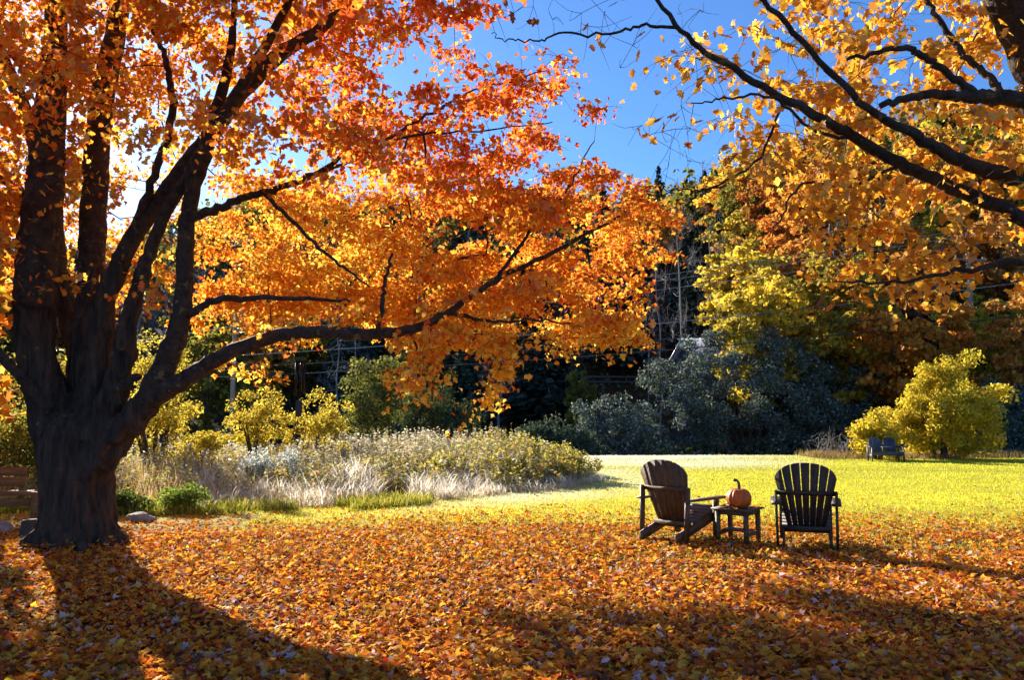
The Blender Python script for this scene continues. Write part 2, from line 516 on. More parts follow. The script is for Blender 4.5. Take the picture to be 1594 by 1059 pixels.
def build_ground():
    rr = np.concatenate([np.linspace(0, 40, 81), np.linspace(41, 130, 70), np.linspace(133, 220, 30), np.geomspace(228, 1600, 16)])
    k = 180
    aa = np.linspace(0, 2 * np.pi, k, endpoint=False)
    x = (rr[:, None] * np.sin(aa)[None]); y = (rr[:, None] * np.cos(aa)[None])
    z = terrain(x, y)
    V = np.stack([x, y, z], -1).reshape(-1, 3)
    i = np.arange(1, len(rr) - 1)[:, None] * k; j = np.arange(k)[None]; j2 = (j + 1) % k
    F = np.stack([i + j, i + k + j, i + k + j2, i + j2], -1).reshape(-1, 4)
    jj = np.arange(k)
    F0 = np.stack([np.zeros(k, int), k + jj, k + (jj + 1) % k], -1)
    fm = np.where(V[:, 1] > 12, frost_mask(V[:, 0], V[:, 1]) * (V[:, 1] < 36) * .8, 0)
    a = Acc(); a.add(V, [F, F0], np.repeat(fm[:, None], 3, 1))
    m, nt, out = new_mat('ground_soil_and_turf')
    N, L = nt.nodes, nt.links
    tc = N.new('ShaderNodeTexCoord')
    b = N.new('ShaderNodeBsdfPrincipled'); b.inputs['Roughness'].default_value = 0.95
    b.inputs['Specular IOR Level'].default_value = 0.1
    n1 = N.new('ShaderNodeTexNoise'); n1.inputs['Scale'].default_value = 1.6; n1.inputs['Detail'].default_value = 8
    L.new(tc.outputs['Object'], n1.inputs['Vector'])
    turf = N.new('ShaderNodeValToRGB')
    turf.color_ramp.elements[0].position = .3; turf.color_ramp.elements[0].color = (.30, .29, .02, 1)
    turf.color_ramp.elements[1].position = .7; turf.color_ramp.elements[1].color = (.48, .43, .035, 1)
    L.new(n1.outputs[0], turf.inputs[0])
    soil = N.new('ShaderNodeValToRGB')
    soil.color_ramp.elements[0].position = .3; soil.color_ramp.elements[0].color = (.035, .018, .010, 1)
    soil.color_ramp.elements[1].position = .7; soil.color_ramp.elements[1].color = (.12, .05, .018, 1)
    n2 = N.new('ShaderNodeTexNoise'); n2.inputs['Scale'].default_value = 9; n2.inputs['Detail'].default_value = 6
    L.new(tc.outputs['Object'], n2.inputs['Vector']); L.new(n2.outputs[0], soil.inputs[0])
    sep = N.new('ShaderNodeSeparateXYZ'); L.new(tc.outputs['Object'], sep.inputs[0])
    # soil under the leaf litter near the trees, turf beyond, woodland floor from the hill's foot
    y1 = N.new('ShaderNodeMapRange'); y1.inputs['From Min'].default_value = 10.5; y1.inputs['From Max'].default_value = 14.0
    L.new(sep.outputs['Y'], y1.inputs[0])
    y2 = N.new('ShaderNodeMapRange'); y2.inputs['From Min'].default_value = 33.5; y2.inputs['From Max'].default_value = 36.0; y2.inputs['To Min'].default_value = 1; y2.inputs['To Max'].default_value = 0
    L.new(sep.outputs['Y'], y2.inputs[0])
    mu = N.new('ShaderNodeMath'); mu.operation = 'MULTIPLY'; L.new(y1.outputs[0], mu.inputs[0]); L.new(y2.outputs[0], mu.inputs[1])
    mx = N.new('ShaderNodeMix'); mx.data_type = 'RGBA'
    L.new(mu.outputs[0], mx.inputs[0]); L.new(soil.outputs[0], mx.inputs[6]); L.new(turf.outputs[0], mx.inputs[7])
    fa = N.new('ShaderNodeAttribute'); fa.attribute_name = 'col'
    fx = N.new('ShaderNodeMix'); fx.data_type = 'RGBA'; fx.inputs[7].default_value = (.60, .62, .55, 1)
    L.new(fa.outputs['Fac'], fx.inputs[0]); L.new(mx.outputs[2], fx.inputs[6])
    L.new(fx.outputs[2], b.inputs['Base Color'])
    bp = N.new('ShaderNodeBump'); bp.inputs['Strength'].default_value = .35; bp.inputs['Distance'].default_value = .05
    n4 = N.new('ShaderNodeTexNoise'); n4.inputs['Scale'].default_value = 25; n4.inputs['Detail'].default_value = 4
    L.new(tc.outputs['Object'], n4.inputs['Vector']); L.new(n4.outputs[0], bp.inputs['Height']); L.new(bp.outputs[0], b.inputs['Normal'])
    L.new(b.outputs[0], out.inputs[0])
    o = a.build('ground', m, None, True)
    tag(o, 'lawn and wooded hillside rising behind it', None, None, 'structure')
    return o


ground = build_ground()

# ------------------------------------------------------------------ tree growth
class Skeleton:
    def __init__(self):
        self.P, self.par, self.fix = [], [], []

    def limb(self, pts, rad, start=-1):
        """a given limb; returns the indices of its nodes"""
        ids = []
        p = start
        for q, r in zip(pts, rad):
            self.P.append(np.asarray(q, float)); self.par.append(p); self.fix.append(float(r))
            p = len(self.P) - 1; ids.append(p)
        return ids

    def nearest(self, q):
        A = np.array(self.P)
        return int(np.argmin(np.sum((A - q) ** 2, 1)))

    def grow(self, targets, seg=0.22, lift=0.10, wig=0.05, back=0.0, maxlen=99):
        A = np.zeros((len(self.P) + len(targets) * 40 + 10, 3)); n = len(self.P)
        A[:n] = np.array(self.P)
        base = A[:n].copy()
        T = np.asarray(targets, float)
        order = np.argsort([np.min(np.sum((base - t) ** 2, 1)) for t in T])
        for oi in order:
            t = T[oi]
            d2 = np.sum((A[:n] - t) ** 2, 1)
            i = int(np.argmin(d2)); d = math.sqrt(d2[i])
            if d < 0.05 or d > maxlen: continue
            p = A[i]
            # leave the parent branch a little further down so that branches fork forward
            for _ in range(int(back * d / seg)):
                if self.par[i] >= 0: i = self.par[i]
            p = A[i]
            d = np.linalg.norm(t - p)
            m = min(38, max(2, int(d / seg)))
            mid = (p + t) / 2 + np.array((0, 0, lift * d)) + RNG.normal(0, wig * d, 3)
            par = i
            for s in np.linspace(0, 1, m + 1)[1:]:
                q = (1 - s) ** 2 * p + 2 * s * (1 - s) * mid + s * s * t
                if s < 1: q = q + RNG.normal(0, 0.018, 3) * min(1, d)
                A[n] = q; self.P.append(q); self.par.append(par); self.fix.append(0.0)
                par = n; n += 1

    def radii(self, tip=0.004, ex=2.3):
        n = len(self.P)
        s = np.zeros(n); kids = [[] for _ in range(n)]
        for i, p in enumerate(self.par):
            if p >= 0: kids[p].append(i)
        r = np.zeros(n)
        for i in range(n - 1, -1, -1):
            v = sum(r[k] ** ex for k in kids[i])
            r[i] = max(tip, v ** (1 / ex)) * 1.004
            if self.fix[i] > 0: r[i] = self.fix[i]
        return r, kids

    def tubes(self, acc, tip=0.004, skip_fixed=True, rmax=0.06, kmin=3):
        r, kids = self.radii(tip)
        n = len(self.P)
        started = set()
        stack = [i for i in range(n) if self.par[i] < 0]
        starts = []
        for i in range(n):
            if self.fix[i] > 0 and skip_fixed:
                for k in kids[i]:
                    if self.fix[k] == 0: starts.append((i, k))
            elif self.par[i] >= 0 and not (self.fix[i] > 0):
                pass
        if not skip_fixed:
            for i in stack:
                for k in kids[i]: starts.append((i, k))
        while starts:
            p, k = starts.pop()
            chain = [p, k]
            cur = k
            while kids[cur]:
                ks = sorted(kids[cur], key=lambda q: -r[q])
                for q in ks[1:]: starts.append((cur, q))
                cur = ks[0]; chain.append(cur)
            pts = np.array([self.P[c] for c in chain])
            rr = np.minimum(np.array([r[c] for c in chain]), rmax)
            rr[0] = min(rr[0], rr[1] * 1.15)
            rr[-1] *= 0.6
            rm = rr.max()
            tube(acc, pts, rr, 7 if rm > .035 else 5 if rm > .012 else kmin, cap=False)


def px_limb(rows, n=None, wob=0.0):
    """rows of (px, py, depth, radius) to points and radii, resampled"""
    c = np.array([np.r_[at(a, b, d), r] for a, b, d, r in rows])
    q = catmull(c, n or len(rows) * 6)
    if wob:
        k = np.arange(len(q))
        q[1:-1, :3] += RNG.normal(0, wob, (len(q) - 2, 3)) * np.clip(k[1:-1, None] / 4, 0, 1)
    return q[:, :3], np.maximum(q[:, 3], 0.004)


def spray(n, c, rad, flat=0.38, droop=0.35, out=None):
    """leaf positions in a flattened drooping spray about c"""
    g = RNG.normal(size=(n, 3)); g = g / np.linalg.norm(g, axis=1, keepdims=True) * (RNG.random((n, 1)) ** 0.45)
    g[:, 2] *= flat
    rr = np.hypot(g[:, 0], g[:, 1])
    g[:, 2] -= droop * rr ** 2
    return c + g * rad


def twig_spray(acc, n, c, rad, k=7, flat=.34, droop=.3, r0=.0035, jit=.16):
    """a leafy branch end: k twiglets fanning out from c, leaves hung along them; adds the twiglets to acc"""
    a0 = RNG.uniform(0, 6.28)
    an = a0 + np.arange(k) * 2 * np.pi / k + RNG.normal(0, .3, k)
    D = np.c_[np.cos(an), np.sin(an), RNG.normal(.06, flat, k)] * RNG.uniform(.65, 1.15, (k, 1)) * rad
    for d in D:
        t = np.array((0, .35, .7, 1.0))[:, None]
        q = c + d * t + np.array((0, 0, -droop * rad)) * t ** 2
        q[1:3] += RNG.normal(0, .03 * rad, (2, 3))
        tube(acc, q, np.array((1, .8, .55, .3)) * r0, 3, cap=False)
    j = RNG.integers(0, k, n); t = RNG.random((n, 1)) ** .7
    P = c + D[j] * t + np.array((0, 0, -droop * rad)) * t ** 2 + RNG.normal(0, jit * rad, (n, 3)) * np.array((1, 1, .8))
    P[:, 2] -= RNG.uniform(0, .05, n)
    return P


LEAF_SHARED = {}


def leaf_objects(P, S, N, T, mat, parent, key):
    """single leaves as parts that share a few curled leaf meshes"""
    if key not in LEAF_SHARED:
        ms = []
        for i in range(6):
            a = Acc(); v = MAPLE[0].copy(); v[:, 2] *= (-0.5 + 0.5 * i); v[:, :2] *= 1 + RNG.normal(0, .05, (len(v), 2))
            a.add(v, MAPLE[1]); ms.append(a.mesh('leaf', mat))
        LEAF_SHARED[key] = ms
    ms = LEAF_SHARED[key]
    B = np.cross(T, N)
    for i in range(len(P)):
        o = bpy.data.objects.new('leaf', ms[i % 6])
        m = Matrix(((B[i][0], T[i][0], N[i][0], 0), (B[i][1], T[i][1], N[i][1], 0), (B[i][2], T[i][2], N[i][2], 0), (0, 0, 0, 1)))
        s = float(S[i])
        link(o, parent)
        o.matrix_basis = Matrix.Translation(Vector(P[i]) - parent.location) @ m @ Matrix.Scale(s, 4)


def split_near(P, S, N, T, C, n=300, cond=None):
    """indices of the n leaves that show largest, and the rest"""
    x, y = to_px(P)
    size = S / np.maximum(P[:, 1], .5)
    ok = (x > 5) & (x < 1589) & (y > 5) & (y < 1054) & (P[:, 1] > 1)
    if cond is not None: ok &= cond
    score = np.where(ok, size * (0.4 + np.abs(N[:, 1])), -1)
    top = np.argsort(-score)[:n]
    mask = np.zeros(len(P), bool); mask[top] = True
    return mask


# ------------------------------------------------------------------ the large maple on the left
def build_maple():
    base = at(118, 850, 9.8); base[2] = 0
    root = empty('maple_tree', base)
    tag(root, 'large orange maple with thick dark multi-stemmed trunk and low limb reaching right', 'tree')
    D = {}
    D['A'] = [(95, 690, 9.9, .27), (70, 600, 9.85, .23), (55, 540, 9.8, .215), (54, 450, 9.7, .225), (62, 360, 9.6, .23), (72, 270, 9.6, .21), (80, 150, 9.7, .17), (90, 0, 9.9, .12), (95, -180, 10.3, .07)]
    D['A2'] = [(130, 640, 10.1, .18), (120, 540, 10.3, .14), (103, 470, 10.4, .13), (88, 400, 10.5, .12), (75, 300, 10.7, .13), (30, 150, 11.0, .1), (-40, 0, 11.4, .06)]
    D['B'] = [(125, 690, 9.95, .25), (140, 590, 10.0, .19), (142, 480, 10.1, .165), (143, 380, 10.2, .165), (150, 260, 10.3, .16), (160, 150, 10.5, .15), (185, 20, 10.7, .13), (205, -140, 11, .08)]
    D['C'] = [(140, 690, 9.75, .22), (152, 590, 9.65, .14), (165, 480, 9.55, .11), (198, 385, 9.5, .105), (265, 290, 9.4, .105), (335, 200, 9.3, .095), (410, 105, 9.2, .095), (490, 50, 9.2, .07), (570, -10, 9.2, .055), (690, -110, 9.3, .03)]
    D['D'] = [(150, 690, 9.6, .21), (182, 590, 9.5, .13), (202, 500, 9.4, .095), (224, 420, 9.3, .08), (252, 345, 9.2, .07), (300, 262, 9.1, .06), (352, 175, 8.8, .07), (420, 60, 8.4, .05), (480, -60, 8.0, .03)]
    D['F'] = [(118, 745, 9.75, .30), (172, 692, 9.55, .19), (235, 620, 9.35, .145), (285, 593, 9.25, .11), (345, 556, 9.1, .088), (420, 526, 9.0, .078), (500, 517, 8.95, .07), (580, 521, 9.0, .064), (650, 510, 9.15, .052), (700, 485, 9.3, .042), (770, 437, 9.5, .034), (860, 392, 9.7, .026), (960, 340, 9.9, .018), (1050, 295, 10.1, .008)]
    D['E'] = [(222, 640, 9.4, .12), (240, 600, 9.32, .135), (268, 540, 9.27, .13), (287, 470, 9.2, .105), (288, 380, 9.15, .10), (300, 300, 9.1, .09), (322, 225, 9.0, .085), (350, 130, 8.8, .06), (362, 40, 8.5, .04), (370, -60, 8.2, .02)]
    D['G'] = [(298, 338, 9.1, .06), (345, 322, 9.0, .05), (400, 302, 8.9, .042), (445, 290, 8.85, .035), (545, 243, 8.8, .026), (640, 195, 8.8, .018), (740, 140, 8.8, .01), (850, 110, 8.9, .006)]
    D['G2'] = [(445, 290, 8.85, .03), (520, 262, 9.1, .024), (620, 215, 9.4, .018), (730, 205, 9.6, .012), (860, 190, 9.7, .006)]
    D['H'] = [(290, 492, 9.2, .05), (340, 466, 9.1, .042), (400, 465, 9.0, .033), (480, 464, 8.9, .024), (545, 470, 8.8, .012)]
    D['I'] = [(410, 300, 8.9, .028), (470, 358, 8.7, .022), (530, 412, 8.6, .016), (575, 447, 8.5, .008)]
    D['J'] = [(196, 385, 9.5, .05), (240, 272, 9.2, .05), (268, 180, 9.0, .045), (262, 105, 8.9, .035), (236, 40, 8.8, .028), (212, -20, 8.7, .02)]
    D['K'] = [(170, 612, 9.5, .07), (196, 598, 9.4, .055), (216, 585, 9.35, .045)]
    D['L'] = [(588, 516, 8.9, .03), (597, 455, 8.85, .024), (611, 394, 8.8, .014)]
    D['N'] = [(770, 437, 9.5, .024), (840, 340, 9.7, .018), (880, 300, 9.8, .013), (925, 220, 9.9, .007)]
    D['O'] = [(700, 488, 9.3, .03), (760, 500, 9.6, .02), (850, 500, 10.2, .014), (960, 520, 11.0, .007)]
    D['Q'] = [(80, 640, 9.7, .08), (20, 575, 9.5, .06), (-50, 500, 9.3, .04), (-140, 430, 9, .02)]
    D['S'] = [(85, 330, 9.8, .07), (20, 290, 10.2, .05), (-60, 240, 10.6, .035), (-180, 190, 11, .02)]
    sk = Skeleton()
    solid = Acc()
    # trunk with flared base, closed tubes that are then united by a voxel remesh
    tr = [(120, 868, 9.8, .54), (120, 842, 9.8, .46), (120, 800, 9.8, .41), (118, 740, 9.8, .385), (114, 690, 9.8, .385), (112, 665, 9.85, .32), (112, 645, 9.9, .2)]
    p, r = px_limb(tr, 40)
    tube(solid, p, r, 20)
    for a in np.arange(0, 6.28, 0.62):
        a += RNG.normal(0, .12); ln = RNG.uniform(.62, .85)
        e = base + np.array((math.cos(a) * ln, math.sin(a) * ln, -.10))
        s = base + np.array((math.cos(a) * .12, math.sin(a) * .12, .95))
        m = base + np.array((math.cos(a) * .36, math.sin(a) * .36, .24))
        q = catmull(np.array([s, m, e]), 14)
        tube(solid, q, np.linspace(.14, .05, len(q)), 8)
    limbs = {}
    order = ['A', 'A2', 'B', 'C', 'D', 'F', 'E', 'G', 'G2', 'H', 'I', 'J', 'K', 'L', 'N', 'O', 'Q', 'S']
    for key in order:
        pts, rad = px_limb(D[key], len(D[key]) * 7, 0.012 if key in 'GHIJLNO' else 0.008)
        limbs[key] = (pts, rad)
        ids = sk.limb(pts, rad, sk.nearest(pts[0]) if sk.P else -1)
        if key in ('A', 'A2', 'B', 'C', 'D', 'F'):
            k = 22 if key != 'F' else 17
            tube(solid, pts[:k], rad[:k], 14)
    # unite
    tmp = solid.build('trunk_source', None)
    md = tmp.modifiers.new('r', 'REMESH'); md.mode = 'VOXEL'; md.voxel_size = 0.020
    sm = tmp.modifiers.new('s', 'SMOOTH'); sm.iterations = 3; sm.factor = .5
    dg = bpy.context.evaluated_depsgraph_get()
    me = bpy.data.meshes.new_from_object(tmp.evaluated_get(dg))
    bpy.data.objects.remove(tmp, do_unlink=True)
    n = len(me.vertices)
    co = np.zeros(n * 3); me.vertices.foreach_get('co', co); co = co.reshape(-1, 3)
    no = np.zeros(n * 3); me.vertices.foreach_get('normal', no); no = no.reshape(-1, 3)
    ridge = 1 - 2 * np.abs(vnoise(np.stack([co[:, 0] * 10, co[:, 1] * 10, co[:, 2] * 1.7], -1), 11) - .5)
    ridge2 = 1 - 2 * np.abs(vnoise(np.stack([co[:, 0] * 22, co[:, 1] * 22, co[:, 2] * 3.2], -1), 12) - .5)
    lump = vnoise(co * 2.2, 13) - .5
    co = co + no * (0.085 * (ridge[:, None] - .75) + 0.04 * (ridge2[:, None] - .6) + .05 * lump[:, None])
    me.vertices.foreach_set('co', (co - base).ravel())
    me.polygons.foreach_set('use_smooth', np.ones(len(me.polygons), bool))
    me.name = 'trunk'; me.materials.clear(); me.materials.append(M['bark'])
    link(bpy.data.objects.new('trunk', me), root)
    # upper limbs, each its own part
    for key in order:
        pts, rad = limbs[key]
        s = 0
        if key in ('A', 'A2', 'B', 'C', 'D'): s = 19
        if key == 'F': s = 14
        a = Acc(); tube(a, pts[s:] - base, rad[s:], 12 if rad[s] > .06 else 7, rough=.05)
        a.build('limb', M['bark_limb'], root, True)
    # foliage sprays placed through the crown
    main = [(-60, -60), (790, -60), (800, 10), (775, 60), (800, 110), (870, 85), (880, 130), (850, 160), (930, 163), (932, 190), (870, 200), (850, 240), (805, 265),
            (810, 300), (860, 262), (905, 258), (925, 205), (945, 250), (975, 240), (985, 280), (1040, 278), (1060, 310), (1060, 370), (1040, 385), (1052, 440), (1000, 465),
            (985, 500), (1000, 535), (940, 535), (880, 548), (850, 535), (800, 520), (795, 590), (770, 615), (748, 632), (755, 560), (720, 540), (690, 560), (645, 610), (610, 590),
            (625, 560), (560, 535), (500, 540), (440, 530), (340, 570), (290, 585), (240, 500), (190, 510), (120, 470), (-60, 480)]
    gaps = [[(570, 100), (645, 118), (655, 178), (615, 172), (590, 130)], [(655, 350), (710, 338), (775, 355), (700, 392), (660, 398)], [(650, 440), (690, 440), (690, 472), (650, 472)],
            [(180, 455), (285, 440), (290, 540), (190, 540)], [(315, 490), (380, 480), (385, 560), (320, 550)], [(675, 120), (715, 118), (705, 155)],
            [(735, 40), (790, 30), (775, 120), (740, 100)], [(560, 545), (600, 530), (600, 640), (500, 620)], [(1010, 460), (1060, 400), (1070, 520)], [(690, 560), (740, 540), (745, 640), (690, 640)],
            [(490, 530), (560, 530), (580, 600), (490, 600)], [(860, 470), (890, 470), (890, 500), (860, 500)], [(935, 470), (985, 460), (990, 490), (930, 490)], [(800, 520), (850, 500), (870, 545), (800, 600)], [(448, 540), (492, 540), (492, 660), (448, 660)]]
    thin = [[(165, 165), (330, 165), (300, 300), (165, 300)], [(-20, 230), (60, 230), (60, 300), (-20, 300)], [(385, 150), (440, 140), (500, 260), (400, 270)], [(560, 270), (600, 270), (600, 320), (560, 320)]]
    C = []; tries = 0
    while len(C) < 290 and tries < 20000:
        tries += 1
        x, y = random.uniform(-60, 1065), random.uniform(-60, 640)
        if not inpoly(x, y, main): continue
        if any(inpoly(x, y, g) for g in gaps): continue
        if any(inpoly(x, y, g) for g in thin) and random.random() < .86: continue
        if 20 < x < 330 and y > 330 and random.random() < .35: continue
        if x > 640 or y > 470: d = random.uniform(8.5, 12.6)
        elif x > 280 and y > 320: d = random.uniform(9.4, 13.8)
        elif y < 240: d = random.uniform(7.2, 13.0)
        else: d = random.uniform(8.2, 14.2)
        q = at(x, y, d)
        if C and min(np.sum((np.array(C) - q) ** 2, 1)) < .16: continue
        C.append(q)
    k = 0
    while k < 48:                       # far-side boughs added to cast shade over the foreground
        x, y = random.uniform(320, 770), random.uniform(355, 490)
        if any(inpoly(x, y, g) for g in gaps): continue
        q = at(x, y, random.uniform(11.6, 14.3)); C.append(q); k += 1
    k = 0
    while k < 26:  # further boughs added to deepen the dappled shade on the right foreground
        x, y = random.uniform(640, 1000), random.uniform(395, 525)
        if not inpoly(x, y, main) or any(inpoly(x, y, g) for g in gaps): continue
        C.append(at(x, y, random.uniform(10.6, 13.0))); k += 1
    for (x0, x1, y0, y1, d0, d1, m) in ((600, 800, 440, 525, 12.0, 14.4, 30), (840, 985, 470, 530, 12.0, 13.6, 16), (320, 480, 425, 485, 12.0, 14.2, 16), (640, 1050, 190, 400, 9.4, 12.5, 42)):  # first three sets added for foreground shade, the last fills the crown
        k = 0
        while k < m:
            x, y = random.uniform(x0, x1), random.uniform(y0, y1)
            k += .05
            if not inpoly(x, y, main) or any(inpoly(x, y, g) for g in gaps): continue
            C.append(at(x, y, random.uniform(d0, d1))); k += .95
    for x, y in ((760, 598), (752, 622), (778, 575), (786, 545), (640, 588), (655, 562), (622, 585), (668, 545), (982, 530), (955, 524), (875, 545), (840, 530), (712, 520), (735, 505), (405, 566), (360, 568)):
        C.append(at(x, y, random.uniform(9.0, 9.9)))
    C = np.array(C); n_in = len(C)
    # the rest of the crown, above and beside the frame
    E = []
    while len(E) < 190:
        g = RNG.normal(size=3); g = g / np.linalg.norm(g) * RNG.random() ** .4
        q = np.array((-5.0, 10.6, 7.2)) + g * np.array((6.2, 4.8, 4.6))
        x, y = to_px(q)
        if q[2] < 2.6 or q[1] < 5.5 or (x > -60 and y > -60): continue
        if q[2] < 4.2 and q[0] > -4: continue
        E.append(q)
    while len(E) < 400:                 # low left skirt, out of frame, added to shade the lower left litter
        q = np.array((RNG.uniform(-13, -6.6), RNG.uniform(8.0, 14.5), RNG.uniform(1.9, 5.5)))
        x, y = to_px(q)
        if x > -45: continue
        E.append(q)
    E = np.array(E)
    sk.grow(np.vstack([C, E]), seg=.2, lift=.06, wig=.06, back=.3, maxlen=4.5)
    a = Acc(); sk.tubes(a, tip=.0035, rmax=.05)
    for v in a.v: v -= base.astype(np.float32)
    tw = a.build('branch', M['twig'], root)
    tw['kind'] = 'stuff'
    twiglets = Acc()
    P, S, CO = [], [], []
    for i, c in enumerate(np.vstack([C, E])):
        inside = i < n_in
        x, y = to_px(c)
        edge = inside and (x > 640 or y > 470)
        rad = random.uniform(.30, .46) if edge else random.uniform(.38, .62)
        nn = int((245 if edge else 200) * (rad / .45) ** 2 * random.uniform(.6, 1.15)) if inside else 95
        p = twig_spray(twiglets, nn, c, rad) if inside else spray(nn, c, .8, .42, .4)
        if inside:
            ppx, ppy = to_px(p)
            keep = inpoly(ppx, ppy, [(u + (8 if u > 500 else 0), v) for u, v in main]) | (RNG.random(nn) < .35)
            for g in gaps: keep &= ~(inpoly(ppx, ppy, g) & (RNG.random(nn) < .7))
            p = p[keep]
        nn = len(p)
        P.append(p)
        S.append(RNG.uniform(.054, .096, nn) if inside else RNG.uniform(.16, .24, nn))
        red = np.clip((x - 380) / 300, 0, 1) * np.clip((330 - y) / 180, 0, 1)
        yel = np.clip(1 - math.hypot((x - 520) / 190, (y - 360) / 110), 0, 1) + np.clip((y - 470) / 90, 0, 1) * .8 + np.clip(1 - math.hypot((x - 230) / 150, (y - 270) / 160), 0, 1)
        yel = min(yel * 1.25, 1)
        w = random.uniform(-.15, .15)
        CO.append(pal(nn, [((.88, .33, .03), 1.0), ((.92, .50, .05), .45 + 2.2 * yel), ((.95, .68, .12), .12 + 2.0 * yel), ((.84, .17, .03), .25 + 2.4 * red), ((.70, .22, .03), .25)], .10))
    for v in twiglets.v: v -= base.astype(np.float32)
    tag(twiglets.build('twigs', M['twig'], root), kind='stuff')
    P = np.vstack(P); S = np.concatenate(S); CO = np.vstack(CO)
    # leaves seldom hang right in front of the bare inner stems
    Q, QR = [], []
    for key in ('A', 'A2', 'B', 'C', 'D', 'E', 'F'):
        pts, rad = limbs[key]; k = rad > .04
        Q.append(pts[k]); QR.append(rad[k])
    Q = np.vstack(Q); QR = np.concatenate(QR); qx, qy = to_px(Q)
    lx, ly = to_px(P); keep = np.ones(len(P), bool)
    for i in range(0, len(P), 4000):
        dd = np.hypot(lx[i:i + 4000, None] - qx[None], ly[i:i + 4000, None] - qy[None]) < (QR / Q[:, 1] * FPX * .9 + 7)[None]
        dd &= P[i:i + 4000, 1:2] < Q[None, :, 1]
        keep[i:i + 4000] = ~dd.any(1)
    keep |= RNG.random(len(P)) < np.where(ly < 220, .30, .10)
    P, S, CO = P[keep], S[keep], CO[keep]
    N, T = leaf_basis(len(P), .35, .55)
    near = split_near(P, S, N, T, CO, 300)
    a = Acc(); k = ~near
    xx, yy = to_px(P)
    fine = k & (xx > -20) & (xx < 1640) & (yy > -20) & (P[:, 1] < 9.3)
    rest = k & ~fine
    leaves(a, P[fine] - base, S[fine], N[fine], T[fine], CO[fine], MAPLE)
    leaves(a, P[rest] - base, S[rest], N[rest], T[rest], CO[rest], SIMPLE)
    tag(a.build('crown', M['maple_leaf'], root), kind='stuff')
    leaf_objects(P[near], S[near], N[near], T[near], M['maple_leaf_one'], root, 'maple')
    print('maple leaves', len(P), 'clusters', n_in)


build_maple()


